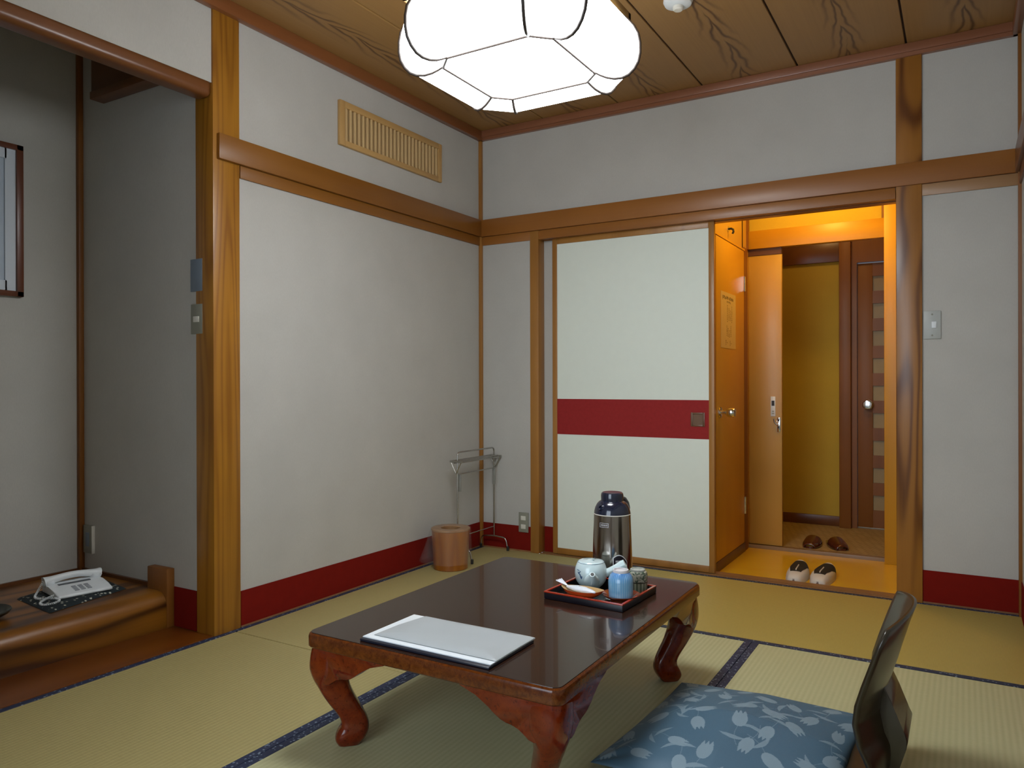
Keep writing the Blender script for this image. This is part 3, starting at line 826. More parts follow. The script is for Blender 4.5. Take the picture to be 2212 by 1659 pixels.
for (x, y, ln, wd, rot) in ((-.012, .006, .02, .006, .3), (.010, -.006, .018, .005, -.5), (.004, .012, .014, .004, 1.2)):
    lf.bm.faces.new([lf.bm.verts.new((x+ln/2*math.cos(t)*math.cos(rot)-wd/2*math.sin(t)*math.sin(rot), y+ln/2*math.cos(t)*math.sin(rot)+wd/2*math.sin(t)*math.cos(rot), .0866)) for t in [2*PI*i/12 for i in range(12)]])
lf.build('lid_motif', plain('cobalt_pale', (.16, .30, .36), .3), tp)

# boat-shaped dish with sweet
dish = thing('sweet_dish', 'orange-red leaf-shaped dish with a wooden inside on the tray', 'dish', (1.452, -1.668, TB), .02)
def boat(rx, ry, z, n=40, pinch=1.25):
    return [Vector((rx*math.cos(2*PI*i/n), ry*math.copysign(abs(math.sin(2*PI*i/n))**pinch, math.sin(2*PI*i/n)), z+.005*abs(math.cos(2*PI*i/n))**4)) for i in range(n)]
mb = MB(); rings = [[mb.bm.verts.new(p_) for p_ in boat(*q)] for q in ((.034, .016, 0), (.050, .027, .009), (.062, .034, .018), (.0690, .0380, .0275))]
mb.bm.faces.new(rings[0][::-1])
for A, B in zip(rings[:-1], rings[1:]):
    for i in range(40): mb.bm.faces.new((A[i], A[(i+1) % 40], B[(i+1) % 40], B[i]))
mb.build('dish_shell', plain('orange_lacquer', (.62, .075, .012), .25, coat=.5), dish, 60)
mb = MB(); rings = [[mb.bm.verts.new(p_) for p_ in boat(*q)] for q in ((.0690, .0380, .0276), (.0665, .0356, .0272), (.052, .026, .0175), (.030, .013, .0125))]
mb.bm.faces.new(rings[-1])
for A, B in zip(rings[:-1], rings[1:]):
    for i in range(40): mb.bm.faces.new((A[i], A[(i+1) % 40], B[(i+1) % 40], B[i]))
mb.build('dish_inside', wood('dish_wood', (.52, .33, .14), (.40, .23, .08), 'X'), dish, 60)
sw = thing('wrapped_sweet', 'long sweet in a twisted white wrapper lying in the orange dish', 'sweet', (1.440, -1.675, TB+.0205), -.22)
mb = MB(); npt = 26; rings = []
for i in range(npt):
    t = i/(npt-1); x = -.040+.105*t
    hw_ = .0135*math.sin(PI*min(1, max(.04, t*.93+.05)))**.6+.001; hh = .0085*math.sin(PI*min(.97, max(.05, t)))**.7+.001
    ring = []
    for k_ in range(16):
        a_ = 2*PI*k_/16
        wr = 1+.06*math.sin(5*a_+9*t)+.05*math.sin(23*t)
        ring.append(mb.bm.verts.new((x, hw_*wr*math.cos(a_), hh*wr*math.sin(a_)+.0085)))
    rings.append(ring)
for A, B in zip(rings[:-1], rings[1:]):
    for i in range(16): mb.bm.faces.new((A[i], A[(i+1) % 16], B[(i+1) % 16], B[i]))
mb.bm.faces.new(rings[0]); mb.bm.faces.new(rings[-1][::-1])
wm = plain('wrapper', (.76, .80, .88), .3, coat=.3, var=.12, vs=60)
mb.build('wrapper_body', wm, sw, 80)
mb = MB()
for (u0, s_) in ((0, 1),):
    def fan(u, v):
        x = -.040-.034*u; hwid = .002+.012*u
        return Vector((x, (v-.5)*2*hwid, .010+.012*u+.0022*math.sin(v*22)*u))
    mb.grid(fan, 8, 24)
solidify(mb.build('wrapper_twist', wm, sw, 80), .0012)
MB().box(-.004, .022, -.003, .002, .0165, .0173).build('wrapper_print', plain('grey_print', (.22, .28, .36), .5), sw)

# vacuum flask
th = thing('vacuum_flask', 'tall stainless steel vacuum flask with a black top behind the tray', 'flask', (1.432, -1.397, T))
def brushed():
    m, nt, b = newmat('flask_steel')
    f = noise(nt, coords(nt, (1, 1, .02)), 300, 2)
    L(nt, mix(nt, f, (.30, .27, .235), (.40, .37, .33)), b.inputs['Base Color'])
    b.inputs['Metallic'].default_value = 1; b.inputs['Roughness'].default_value = .14
    b.inputs['Anisotropic'].default_value = .5
    return m
MB().lathe([(.058, 0), (.0665, .002), (.0668, .008), (.0655, .060), (.0632, .130), (.0608, .190), (.0600, .2165)], 72).build('flask_body', brushed(), th)
MB().lathe([(.0602, .2160), (.0610, .2175), (.0602, .2190)], 72, cap=False).build('joint_ring', M['ivory'], th)
MB().lathe([(.0600, .2185), (.0592, .226), (.0560, .238), (.0500, .2500), (.0430, .2575), (.0375, .2600), (.0370, .2615)], 72).build('shoulder', M['navy'], th)
MB().lathe([(.0350, .2600), (.0368, .2615), (.0372, .278), (.0355, .2850), (.0320, .2875), (.0, .2880)], 64).build('cap', M['navy'], th)
MB().lathe([(.0355, .2598), (.0372, .2606), (.0355, .2614)], 64, cap=False).build('cap_line', M['plateG'], th)
# spout mouth at the front-left, handle bracket at the back-right
toc = Vector((2.43-1.432, -3.7154+1.397, 0)).normalized()
rt = Vector((-toc.y, toc.x, 0))
dm = (toc*.75-rt*.66).normalized()
MB().lathe([(0, 0), (.010, 0), (.011, .004), (.007, .008), (.0065, .004), (0, .003)], 24, M=Matrix.Translation(dm*.050+Vector((0, 0, .240))) @ Vector((0, 0, 1)).rotation_difference((dm+Vector((0, 0, .35))).normalized()).to_matrix().to_4x4()).build('pouring_mouth', M['navy'], th)
dh = (-toc*.55+rt*.83).normalized()
MB().tube([dh*.036+Vector((0, 0, .268)), dh*.050+Vector((0, 0, .262)), dh*.060+Vector((0, 0, .248)), dh*.064+Vector((0, 0, .232)), dh*.062+Vector((0, 0, .215))], .006, 12).build('handle', plain('grey_plastic', (.10, .10, .10), .4), th)
def patch(th0, th1, z0, z1, off, n=16):
    mb = MB()
    zz = [0, .008, .060, .130, .190, .2165]; rr_ = [.0668, .0668, .0655, .0632, .0608, .0600]
    def f(u, v):
        t = th0+(th1-th0)*u; z = z0+(z1-z0)*v; r = np.interp(z, zz, rr_)+off
        return Vector((r*math.cos(t), r*math.sin(t), z))
    mb.grid(f, n, 4); return mb
af = math.atan2(toc.y, toc.x)
lab_w = plain('label_white', (.75, .76, .78), .4); lab_k = plain('label_black', (.012, .010, .018), .35)
def arch_label(z0, z1, t0, t1, off, mat, nm):
    mb = MB(); zz = [0, .008, .060, .130, .190, .2165]; rr_ = [.0668, .0668, .0655, .0632, .0608, .0600]
    def f(u, v):
        t = t0+(t1-t0)*u; zt = z0+(z1-z0)*(.55+.45*math.sin(PI*min(1, max(0, u*.75+.22)))**.8)
        z = z0+(zt-z0)*v; r = np.interp(z, zz, rr_)+off
        return Vector((r*math.cos(t), r*math.sin(t), z))
    mb.grid(f, 24, 4); return mb.build(nm, mat, th)
lw = arch_label(.030, .094, af+.02, af+.80, .0006, lab_w, 'label_border')
lk = arch_label(.033, .091, af+.06, af+.76, .0010, lab_k, 'label_face')
for zc, t0, t1, hh in ((.073, .16, .58, .0065), (.060, .16, .42, .006)):
    mb = MB(); nlet = 8
    for i in range(nlet):
        ta = af+t0+(t1-t0)*i/nlet; tb = ta+(t1-t0)/nlet*.62
        q = patch(ta, tb, zc-hh/2, zc+hh/2, .0014, 2)
        me = bpy.data.meshes.new('t'); q.bm.to_mesh(me); mb.bm.from_mesh(me); q.bm.free()
    mb.build('label_lettering', plain('label_pink', (.65, .45, .52), .5) if zc < .065 else lab_w, th)
mb = MB()
for (ta, tb, za, zb) in ((-.72, -.20, .193, .1945), (-.72, -.20, .180, .1815), (-.72, -.69, .1815, .193), (-.23, -.20, .1815, .193)):
    q = patch(af+ta, af+tb, za, zb, .0006, 10); me = bpy.data.meshes.new('t'); q.bm.to_mesh(me); mb.bm.from_mesh(me); q.bm.free()
for i in range(8):
    ta = af-.64+i*.05; q = patch(ta, ta+.03, .1845, .190, .0006, 2); me = bpy.data.meshes.new('t'); q.bm.to_mesh(me); mb.bm.from_mesh(me); q.bm.free()
mb.build('maker_mark', plain('mark_grey', (.45, .46, .48), .4), th)

# ------------------------------------------------------------------ waste bin with bag
bn = thing('waste_bin', 'round amber wooden waste bin with a holed lid by the left wall', 'waste bin', (.152, -.520, 0))
bw = wood('bin_wood', (.36, .12, .007), (.20, .05, .003), 'Z', 14, 16, .5, .3, .4)
MB().lathe([(0, 0), (.086, 0), (.089, .003), (.0885, .012), (.093, .100), (.0985, .196), (.0985, .199)], 72, cap=False).build('bin_body', bw, bn)
MB().lathe([(.0985, .198), (.1005, .200), (.1000, .207), (.095, .2095), (.052, .2085), (.050, .206), (.050, .190), (.047, .190)], 72, cap=False).build('lid_ring', wood('bin_lid', (.36, .20, .09), (.26, .13, .05), 'X'), bn)
MB().lathe([(0, .10), (.09, .10)], 40, cap=False).build('bin_inside', M['blackrub'], bn)
film = bpy.data.materials.new('clear_film'); film.use_nodes = True
nt = film.node_tree; b = nt.nodes['Principled BSDF']
b.inputs['Base Color'].default_value = (.8, .78, .76, 1); b.inputs['Roughness'].default_value = .12
b.inputs['Alpha'].default_value = .06; b.inputs['Specular IOR Level'].default_value = .9
bump(nt, b, noise(nt, coords(nt, (1, 1, .4)), 26, 3, .6, .8), .8, .012)
mb = MB(); rings = []
for i, (r, z) in enumerate([(.050, .196), (.052, .211), (.080, .2125), (.101, .2115), (.1055, .205), (.107, .190), (.108, .150), (.110, .100), (.112, .060), (.114, .035)]):
    ring = []
    for k_ in range(72):
        t = 2*PI*k_/72
        fl = max(0, .20-z)/.17
        rr = r*(1+.030*fl*math.sin(5*t+1)+.02*fl*math.sin(11*t+z*20))
        rr += .055*fl*max(0, math.cos(t+2.75))**6          # loose fold against the wall
        x_, y_ = rr*math.cos(t), rr*math.sin(t)
        x_ = max(x_, -.143)
        ring.append(mb.bm.verts.new((x_, y_, z)))
    rings.append(ring)
for A, B in zip(rings[:-1], rings[1:]):
    for i in range(72): mb.bm.faces.new((A[i], A[(i+1) % 72], B[(i+1) % 72], B[i]))
mb.build('clear_bag', film, bn, 80)

# ------------------------------------------------------------------ folding towel rack
rk = thing('towel_rack', 'slim folding steel towel rack standing in the room corner', 'towel rack', (0, 0, 0))
def bent(pts, r, name, mat=None, par=rk, seg=8):
    P = [Vector(p_) for p_ in pts]; out = [P[0]]
    for i in range(1, len(P)-1):
        a_, b2_ = (P[i-1]-P[i]), (P[i+1]-P[i]); rr = min(.022, a_.length*.45, b2_.length*.45)
        p0, p1 = P[i]+a_.normalized()*rr, P[i]+b2_.normalized()*rr
        for t in (0, .25, .5, .75, 1): out.append(p0*(1-t)**2+P[i]*2*t*(1-t)+p1*t*t)
    out.append(P[-1])
    return MB().tube(out, r, seg).build(name, mat or M['wire'], par, 60)
XR = .112; ya, yb = -.40, -.035
bent([(XR, ya, .075), (XR, ya, .585), (XR, yb, .585), (XR, yb, .075)], .0042, 'main_frame')
for y in (ya, yb):
    bent([(.022, y, .004), (.028, y, .072), (XR, y, .078), (.190, y, .072), (.204, y, .004)], .0042, 'foot_bar')
    for x in (.022, .204):
        MB().lathe([(0, 0), (.0075, 0), (.008, .022), (.005, .026), (0, .026)], 14, c=(x, y, .0005)).build('rubber_foot', M['blackrub'], rk)
bent([(XR-.004, ya, .13), (XR-.004, yb, .13)], .0028, 'cross_bar')
for (x, z) in ((.085, .540), (.100, .528), (.126, .540), (.142, .532)):
    MB().tube([(x, ya-.018, z), (x, yb+.018, z)], .0034, 8).build('towel_bar', M['wire'], rk, 60)
MB().tube([(XR+.012, ya, .470), (XR+.012, yb, .470)], .0034, 8).build('towel_bar', M['wire'], rk, 60)
for y in (ya-.014, yb+.014):
    MB().tube([(.074, y, .536), (.152, y, .536)], .006, 8).build('pivot_bar', M['wire'], rk, 60)
    for s_ in (-1, 1):
        MB().tube([(XR, y, .472), (XR+s_*.034, y, .534)], .003, 8).build('link', M['wire'], rk, 60)
for y in (ya+.012, yb-.012):
    MB().box(XR-.002, XR+.016, y-.0025, y+.0025, .375, .468, .001).build('side_plate', plain('plate_grey', (.30, .30, .27), .4, .3), rk)

# ------------------------------------------------------------------ telephone, its mat, and a dark dish in the alcove
PZ = .1425
ph_mat = MB()
q = [(-.640, -2.222), (-.350, -2.256), (-.420, -1.925), (-.735, -1.868)]
def speck():
    m, nt, b = newmat('speckled_cloth')
    tc = nt.nodes.new('ShaderNodeTexCoord')
    v = coords(nt)
    vo = nt.nodes.new('ShaderNodeTexVoronoi'); vo.inputs['Scale'].default_value = 62; L(nt, v, vo.inputs['Vector'])
    f = ramp(nt, vo.outputs['Distance'], .24, .34, 1, 0)
    g = noise(nt, v, 28, 1)
    f = math_(nt, 'MULTIPLY', f, ramp(nt, g, .40, .50))
    L(nt, mix(nt, f, (.008, .016, .020), (.55, .55, .45)), b.inputs['Base Color']); b.inputs['Roughness'].default_value = .8
    return m
def bil(u, v, z):
    A = Vector((*q[0], z)).lerp(Vector((*q[1], z)), u); B = Vector((*q[3], z)).lerp(Vector((*q[2], z)), u)
    return A.lerp(B, v)
ctr = bil(.5, .5, PZ)
def matf(u, v):
    e = min(u, 1-u, v, 1-v)
    p_ = bil(u, v, .0008+.011*min(1, e*9)**.5)-Vector((ctr.x, ctr.y, 0)); return p_
mb = MB(); mb.grid(matf, 40, 40); mb.grid(lambda u, v: bil(u, v, .0004)-Vector((ctr.x, ctr.y, 0)), 1, 1)
tag(mb.build('telephone_mat', speck(), None, 80, loc=(ctr.x, ctr.y, PZ)), 'dark speckled padded cloth under the telephone', 'cloth')
PM = PZ+.0125
ph = thing('telephone', 'off-white corded desk telephone on the dark cloth in the alcove', 'telephone', (-.515, -2.065, PM), -.17)
# local: +X towards the keypad side, Y along the handset
sec = [(-.085, 0), (.088, 0), (.090, .012), (.040, .022), (-.010, .030), (-.055, .034), (-.083, .031)]
mb = MB(); mb.prism(sec, 'XZ', -.096, .096)
bmesh.ops.bevel(mb.bm, geom=mb.bm.edges[:], offset=.006, segments=3, affect='EDGES', profile=.5)
phb = mb.build('base', M['white'], ph, 50)
sl_ = math.atan2(.016, .060)
kp = MB()
for i in range(4):
    for j in range(3):
        kp.box(.016+i*.013, .025+i*.013, -.030+j*.022, -.014+j*.022, .0225-i*.0023, .0272-i*.0023, .0012, 1)
kp.build('keypad', plain('keys_grey', (.22, .24, .27), .5), phb)
hs = MB(); pts = []; rads = []
for i in range(21):
    t = i/20; y = -.100+.200*t
    pts.append((-.052, y, .042+.013*math.sin(PI*t))); rads.append(.0125+.0085*(abs(2*t-1)**4))
hs.tube(pts, .013, 16, rads=rads, sect=.75)
hs.lathe([(0, 0), (.020, 0), (.024, .008), (.022, .016), (0, .016)], 24, c=(-.052, -.084, .031)).lathe([(0, 0), (.020, 0), (.024, .008), (.022, .016), (0, .016)], 24, c=(-.052, .084, .031))
hs.build('handset', M['white'], ph, 60)
MB().box(-.026, -.010, -.062, .052, .030, .0335, .001).build('cradle_recess', plain('recess', (.09, .10, .11), .6), phb)
crd = []
path = [(-.050, -.106, .038), (-.030, -.128, .014), (.000, -.146, .006), (.028, -.150, .005), (.050, -.138, .005), (.075, -.112, .006), (.105, -.100, .004), (.130, -.112, .003), (.142, -.138, .003), (.128, -.162, .003), (.100, -.160, .003), (.082, -.142, .006), (.070, -.120, .010), (.062, -.102, .012)]
Pv = [Vector(p_) for p_ in path]
def cr(p0, p1, p2, p3, t): return .5*((2*p1)+(-p0+p2)*t+(2*p0-5*p1+4*p2-p3)*t*t+(-p0+3*p1-3*p2+p3)*t**3)
line = []
for i in range(len(Pv)-1):
    a0, a1, a2, a3 = Pv[max(0, i-1)], Pv[i], Pv[i+1], Pv[min(len(Pv)-1, i+2)]
    for t in np.linspace(0, 1, 12, endpoint=False): line.append(cr(a0, a1, a2, a3, float(t)))
line.append(Pv[-1])
coil = MB()
def coil_pts():
    out = []; s_ = 0; turns = 1/.0062
    for i in range(len(line)-1):
        a_, b2_ = line[i], line[i+1]; d_ = (b2_-a_); n_ = max(2, int(d_.length*turns*8)); tt = d_.normalized()
        u = tt.cross(Vector((0, 0, 1))); u = u.normalized() if u.length > .01 else Vector((1, 0, 0)); w_ = tt.cross(u)
        for k_ in range(n_):
            f_ = k_/n_; ph_ = 2*PI*(s_+d_.length*f_)*turns
            out.append(a_.lerp(b2_, f_)+(u*math.cos(ph_)+w_*math.sin(ph_))*.0032+Vector((0, 0, .0036)))
        s_ += d_.length
    return out
coil.tube(coil_pts(), .0014, 5)
coil.build('coiled_cord', M['white'], ph, 80)
dd = tag(MB().lathe([(0, 0), (.050, 0), (.060, .006), (.086, .020), (.094, .030), (.092, .033), (.080, .026), (.05, .012), (0, .010)], 56).build('flower_dish', plain('dark_bronze', (.018, .020, .016), .35), None, loc=(-.47, -2.425, PZ)),
         'shallow dark round dish at the left edge of the alcove platform', 'dish')

# ------------------------------------------------------------------ legless chair and cushion
zb = plain('zaisu_lacquer', (.024, .017, .008), .30, coat=.25, var=.2)
zs_ = thing('legless_chair', 'black lacquered legless floor chair with a bent backrest at the table', 'chair', (2.0, -1.70, 0))
def prof_back(t):   # t 0 bottom .. 1 top : (x,z) of the rear shell at its edges, world coords
    Z = [.010, .012, .016, .040, .075, .102, .147, .196, .239, .283, .337, .380, .412]
    X = [1.80, 2.05, 2.18, 2.245, 2.255, 2.247, 2.227, 2.217, 2.222, 2.235, 2.253, 2.268, 2.281]
    k_ = t*(len(Z)-1)
    return float(np.interp(k_, range(len(Z)), X)), float(np.interp(k_, range(len(Z)), Z))
def shell(u, v):
    t = v; x, z = prof_back(t)
    yy = (u-.5)*2
    wv_ = min(1, max(0, (z-.02)/.10))
    half = .190+.012*max(0, min(1, (z-.1)/.3)) if z > .03 else .20
    # rounded top corners
    if z > .36: half -= .020*((z-.36)/.052)**3
    bul = .046*(1-yy*yy)*wv_
    zt = z+(.022*(1-yy*yy) if z > .30 else 0)*((z-.30)/.112 if z > .30 else 0)
    return Vector((x+bul-2.0, yy*half, zt))
mb = MB(); mb.grid(shell, 28, 60)
o = mb.build('bent_shell', zb, zs_, 80); solidify(o, .009, 1)
# bevelled edges catch the light
sup = MB()
ps = [(2.268, .265), (2.292, .210), (2.312, .160), (2.322, .140), (2.318, .120), (2.300, .060), (2.290, .012), (2.262, .012), (2.262, .10), (2.255, .20)]
sup.prism([(x-2.0, z) for x, z in ps], 'XZ', -.085, .085)
bmesh.ops.bevel(sup.bm, geom=sup.bm.edges[:], offset=.004, segments=2, affect='EDGES', profile=.5)
sup.build('rear_support', zb, zs_, 40)

# cushion with woven tulips: pattern baked into a colour attribute of the cloth itself
NQ = 420
cor = {'NL': (1.636, -2.012), 'FL': (1.672, -1.414), 'FR': (2.204, -1.392), 'NR': (2.200, -2.030)}
CXc, CYc = 1.925, -1.71
cx_ = np.linspace(0, 1, NQ); U, V = np.meshgrid(cx_, cx_, indexing='ij')     # U: left->right (X), V: near->far (Y)
def lin(a_, b2_, t): return a_+(b2_-a_)*t
PX = lin(lin(cor['NL'][0], cor['NR'][0], U), lin(cor['FL'][0], cor['FR'][0], U), V)
PY = lin(lin(cor['NL'][1], cor['NR'][1], U), lin(cor['FL'][1], cor['FR'][1], U), V)
eu, ev = 1-np.abs(2*U-1), 1-np.abs(2*V-1)
# pull the edges in between the corners
PX += .018*(np.sin(PI*V))*(1-2*U)*np.abs(1-2*U)**2
PY += .018*(np.sin(PI*U))*(1-2*V)*np.abs(1-2*V)**2
hgt = .080*(np.clip(eu, 0, 1)**.42)*(np.clip(ev, 0, 1)**.42)
rng = np.random.RandomState(5)
for _ in range(14):    # soft creases from the corners
    pass
for (cu, cv) in ((0, 0), (0, 1), (1, 0), (1, 1)):
    du, dv = np.abs(U-cu), np.abs(V-cv); ang_ = np.arctan2(dv, du+1e-6); rr_ = np.hypot(du, dv)
    hgt += .0030*np.sin(ang_*9)*np.exp(-(rr_/.22)**2)*np.clip(np.minimum(eu, ev)*8, 0, 1)
hgt += .0015*np.sin(7*U+3*V)*np.clip(np.minimum(eu, ev)*5, 0, 1)
zbase = .016
mask = np.zeros((NQ, NQ)); S = .58
XX, YY = U*S, V*S
def put(fn, cx, cy, rot, sc_, val=1.0):
    dx, dy = XX-cx, YY-cy
    c_, s_ = math.cos(rot), math.sin(rot)
    a_ = (dx*c_+dy*s_)/sc_; b2_ = (-dx*s_+dy*c_)/sc_
    m_ = fn(a_, b2_); mask[m_] = np.maximum(mask[m_], val)
def tulip(a_, b2_):   # stem base at a=-1, petals to +a
    w_ = .55*np.sqrt(np.clip(1-((a_+.05)/.95)**2, 0, 1))
    body = (np.abs(b2_) < w_) & (a_ > -.98) & (a_ < .62)
    tips = (a_ >= .55) & (a_ < 1.0) & (np.abs(b2_) < .50) & (np.abs(((b2_*3.2+1.5) % 1.0)-.5) < .5*(1.05-a_)/.5)
    return body | tips
def leaf(a_, b2_):
    c_ = .25*(1-a_*a_)
    return (np.abs(b2_-c_) < .20*(1-np.abs(a_)**1.6)) & (np.abs(a_) < 1)
def stem(a_, b2_):
    return (np.abs(b2_-.2*(1-a_*a_)) < .022) & (np.abs(a_) < 1)
pts_ = []
tries = 0
while len(pts_) < 60 and tries < 6000:
    tries += 1
    c = (rng.uniform(.02, S-.02), rng.uniform(.02, S-.02))
    if all((c[0]-p_[0])**2+(c[1]-p_[1])**2 > .078**2 for p_ in pts_): pts_.append(c)
for (px_, py_) in pts_:
    r_ = rng.uniform(0, 2*PI); sc_ = rng.uniform(.029, .037)
    put(tulip, px_, py_, r_, sc_, .9)
    bx, by = px_-math.cos(r_)*sc_*1.9, py_-math.sin(r_)*sc_*1.9
    put(stem, bx, by, r_, sc_*1.1, .55)
    put(leaf, bx+.010*math.cos(r_+1.7), by+.014*math.sin(r_+1.7), r_+1.3*rng.choice([-1, 1]), sc_*1.05, .75)
    if rng.rand() < .8: put(leaf, bx-.022*math.cos(r_+1.2), by-.022*math.sin(r_+1.2), r_+rng.uniform(1.8, 2.6), sc_*.9, .7)
for _ in range(34):
    put(leaf, rng.uniform(0, S), rng.uniform(0, S), rng.uniform(0, 6.28), rng.uniform(.016, .026), .7) if False else None
idx = np.arange(NQ*NQ).reshape(NQ, NQ)
top = np.stack([PX-CXc, PY-CYc, zbase+hgt], -1).reshape(-1, 3)
bot = np.stack([PX-CXc, PY-CYc, zbase-.012*np.clip(np.minimum(eu, ev)*6, 0, 1)], -1).reshape(-1, 3)
step = 20
f_top = np.stack([idx[:-1, :-1], idx[1:, :-1], idx[1:, 1:], idx[:-1, 1:]], -1).reshape(-1, 4)
bi = np.arange(0, NQ-1, step); bi = np.append(bi[bi < NQ-1], NQ-1)
bverts = bot.reshape(NQ, NQ, 3)[np.ix_(bi, bi)].reshape(-1, 3); nb = len(bi); bidx = np.arange(nb*nb).reshape(nb, nb)+NQ*NQ
f_bot = np.stack([bidx[:-1, :-1], bidx[:-1, 1:], bidx[1:, 1:], bidx[1:, :-1]], -1).reshape(-1, 4)
me = bpy.data.meshes.new('cushion')
me.from_pydata(np.concatenate([top, bverts]).tolist(), [], np.concatenate([f_top, f_bot]).tolist())
me.polygons.foreach_set('use_smooth', [True]*len(me.polygons))
at = me.attributes.new('motif', 'FLOAT', 'POINT')
at.data.foreach_set('value', np.concatenate([mask.reshape(-1), np.zeros(nb*nb)]).astype(np.float32))
m, nt, b = newmat('cushion_damask')
an = nt.nodes.new('ShaderNodeAttribute'); an.attribute_name = 'motif'
weave = noise(nt, coords(nt), 700, 2)
bl = mix(nt, weave, (.060, .128, .190), (.080, .155, .222))
lt = mix(nt, weave, (.20, .285, .345), (.24, .33, .39))
L(nt, mix(nt, an.outputs['Fac'], bl, lt), b.inputs['Base Color'])
L(nt, ramp(nt, an.outputs['Fac'], 0, 1, .50, .65), b.inputs['Roughness'])
b.inputs['Specular IOR Level'].default_value = .25
bump(nt, b, weave, .15, .0005)
me.materials.append(m)
cu = bpy.data.objects.new('floor_cushion', me); COL.objects.link(cu); cu.location = (CXc, CYc, 0)
tag(cu, 'blue floor cushion woven with pale tulips on the legless chair', 'cushion')

# ------------------------------------------------------------------ footwear
wsole = plain('shoe_white', (.60, .57, .52), .6, var=.05); bl_ = plain('shoe_black', (.008, .012, .016), .6); br_ = plain('shoe_brown', (.12, .075, .06), .6)
def low_shoe(label, loc, rz, mir):
    s_ = thing('slip_on_shoe', label, 'shoe', loc, rz, 'black and white slip-on shoes in the doorway')
    # local: toe towards -Y
    secs = []
    for i in range(25):
        t = i/24; y = -.135+.27*t
        wdt = .0535*math.sin(PI*min(1, (t*.80+.06)))**.42 if t < .98 else .030
        wdt = max(.012, wdt*(1-.18*max(0, t-.4)))
        hgt_ = .018+.032*min(1, (t/.30))**.55 if t < .5 else .050+.012*(t-.5)
        secs.append((y, wdt, hgt_, mir*.004*math.sin(PI*t)))
    secs[0] = (secs[0][0], .020, .016, 0); secs[1] = (secs[1][0], .034, .026, 0)
    mb = MB(); rings = []
    for (y, wd, hh, ox) in secs:
        ring = []
        for k_ in range(25):
            a_ = PI*k_/24
            ca, sa = math.cos(a_), math.sin(a_)
            ring.append(mb.bm.verts.new((ox+wd*math.copysign(abs(ca)**.7, ca), y, .004+hh*sa**.75)))
        rings.append(ring)
    for A, B in zip(rings[:-1], rings[1:]):
        for i in range(24): mb.bm.faces.new((A[i], A[i+1], B[i+1], B[i]))
        mb.bm.faces.new((A[0], A[24], B[24], B[0]))
    mb.bm.faces.new(rings[0]); mb.bm.faces.new(rings[-1])
    R0 = [[v.co.copy() for v in r] for r in rings]
    mb.build('upper', wsole, s_, 60)
    # black tongue that narrows towards the toe, and a dark opening behind it
    mb = MB()
    def tong(u, v):
        i = 5+v*17; i0 = int(i); f_ = i-i0
        half = (3.4+4.6*v**1.1) if v < .5 else (3.4+4.6*.5**1.1+ (v-.5)*14)
        half = min(half, 11.6)
        kk = 12+(u-.5)*2*half; k0 = int(kk); g_ = kk-k0
        i1, k1 = min(24, i0+1), min(24, k0+1)
        p_ = (R0[i0][k0]*(1-g_)+R0[i0][k1]*g_)*(1-f_)+(R0[i1][k0]*(1-g_)+R0[i1][k1]*g_)*f_
        return p_+Vector((0, 0, .0014))
    mb.grid(tong, 20, 24); mb.build('black_tongue', bl_, s_, 80)
    mb = MB(); pts = [tong(.5, v)+Vector((0, 0, .0012)) for v in np.linspace(.05, .55, 12)]
    mb.tube(pts, .0030, 6); mb.build('white_stripe', wsole, s_, 60)
    mb = MB()
    def bump_(u, v):
        a_ = PI*u; k_ = 12+(u-.5)*2*5.5; k0 = int(k_); g_ = k_-k0
        top_ = math.sin(a_)
        y = -.1365-.0015; return Vector((.024*(1-2*u), -.1375+.010*(2*u-1)**2+.003*v, .003+.020*top_*v))
    mb.grid(bump_, 16, 4); solidify(mb.build('toe_guard', br_, s_, 60), .003)
    MB().prism([(ox+sgn*max(.008, wd*1.02), y) for sgn, rr in ((1, secs), (-1, secs[::-1])) for (y, wd, hh, ox) in rr], 'XY', 0, .0065).build('sole', wsole, s_, 60)
    return s_
low_shoe('black and white slip-on shoe on the amber floor, left one of the pair', (1.716, .258, ZV), .05, 1)
low_shoe('black and white slip-on shoe on the amber floor, right one of the pair', (1.838, .262, ZV), -.05, -1)
sm = plain('slipper_brown', (.075, .016, .008), .22, coat=.5)
def slipper(label, loc, rz):
    s_ = thing('slipper', label, 'slipper', loc, rz, 'dark brown slippers beyond the step')
    out = []
    n_ = 40
    for i in range(n_):
        t = 2*PI*i/n_
        y = .125*math.sin(t); x = (.044+.006*math.cos(0)*(-math.sin(t)))*math.copysign(abs(math.cos(t))**.7, math.cos(t))
        out.append((x, y))
    MB().prism(out, 'XY', 0, .012).build('sole', sm, s_, 60)
    def up_(u, v):      # cover over the front half (toe at -Y)
        a_ = PI*u; y = -.127+.125*v
        wd = .050*max(.05, math.sin(PI*min(.5, .12+v*.55)))**.5
        hh = .020+.034*v**.6
        return Vector((wd*math.cos(a_)*1.0, y, .004+hh*math.sin(a_)**.8))
    mb = MB(); mb.grid(up_, 24, 16)
    solidify(mb.build('vamp', sm, s_, 80), .003)
    return s_
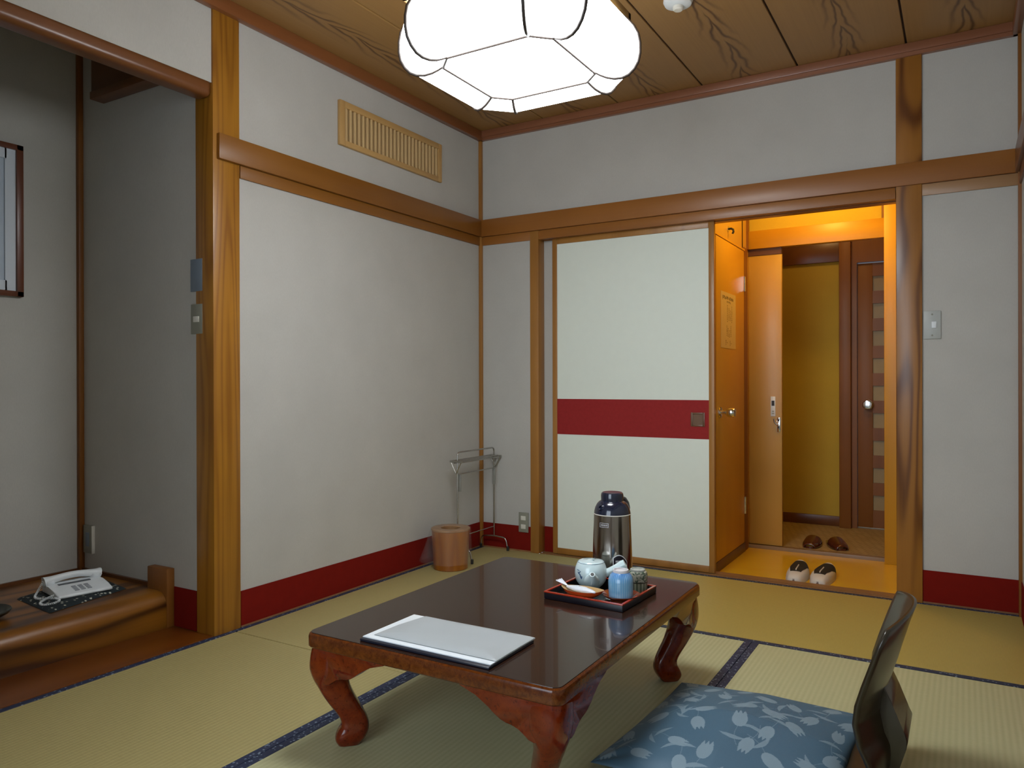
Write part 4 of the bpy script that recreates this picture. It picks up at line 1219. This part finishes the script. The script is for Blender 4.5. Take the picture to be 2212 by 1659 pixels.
slipper('dark brown slipper on the corridor mat, left one of the pair', (1.672, 1.010, 0), -.02)
slipper('dark brown slipper on the corridor mat, turned outward, right one of the pair', (1.792, 1.025, 0), .42)

# ------------------------------------------------------------------ light
def light(name, kind, loc, energy, color, size=None, rot=None, sizey=None):
    d = bpy.data.lights.new(name, kind); d.energy = energy; d.color = color
    if kind == 'AREA':
        d.shape = 'RECTANGLE'; d.size = size; d.size_y = sizey or size
    elif kind == 'POINT': d.shadow_soft_size = size or .05
    o = bpy.data.objects.new(name, d); COL.objects.link(o); o.location = loc
    if rot: o.rotation_euler = rot
    return o
wl = light('window_daylight', 'AREA', (1.40, YW-.12, 1.22), 36, (.80, .90, 1.0), 1.5, (PI/2, 0, 0), 1.7)
light('vestibule_bulb', 'POINT', (1.80, .36, 2.06), 13.5, (1.0, .64, .11), .07)
light('corridor_fill', 'POINT', (1.75, 1.25, 2.15), 2.9, (1.0, .66, .26), .07)  # added fill that lifts the corridor, no source seen there
wd = bpy.data.worlds.new('sky'); sc.world = wd; wd.use_nodes = True
bg = wd.node_tree.nodes['Background']; bg.inputs[0].default_value = (.62, .78, 1, 1); bg.inputs[1].default_value = 1.0

# ------------------------------------------------------------------ camera
cam = bpy.data.cameras.new('camera'); co = bpy.data.objects.new('camera', cam); COL.objects.link(co)
cam.sensor_fit = 'HORIZONTAL'; cam.sensor_width = 36.0; cam.lens = 1633.87/2212*36.0; cam.clip_start = .02
R2 = Vector((.85877334, .51234884, -.00264825)); U2 = Vector((.00168218, .00234924, .99999583)); Fv = Vector((-.51235293, .85877421, -.0011556))
mt = Matrix.Identity(4)
for i in range(3):
    mt[i][0] = R2[i]; mt[i][1] = U2[i]; mt[i][2] = -Fv[i]
mt[0][3], mt[1][3], mt[2][3] = 2.43013891, -3.71538509, .954
co.matrix_world = mt
sc.camera = co
vs = sc.view_settings
vs.view_transform = 'Standard'; vs.look = 'None'; vs.gamma = 1.0; vs.exposure = 0.0; vs.use_curve_mapping = False
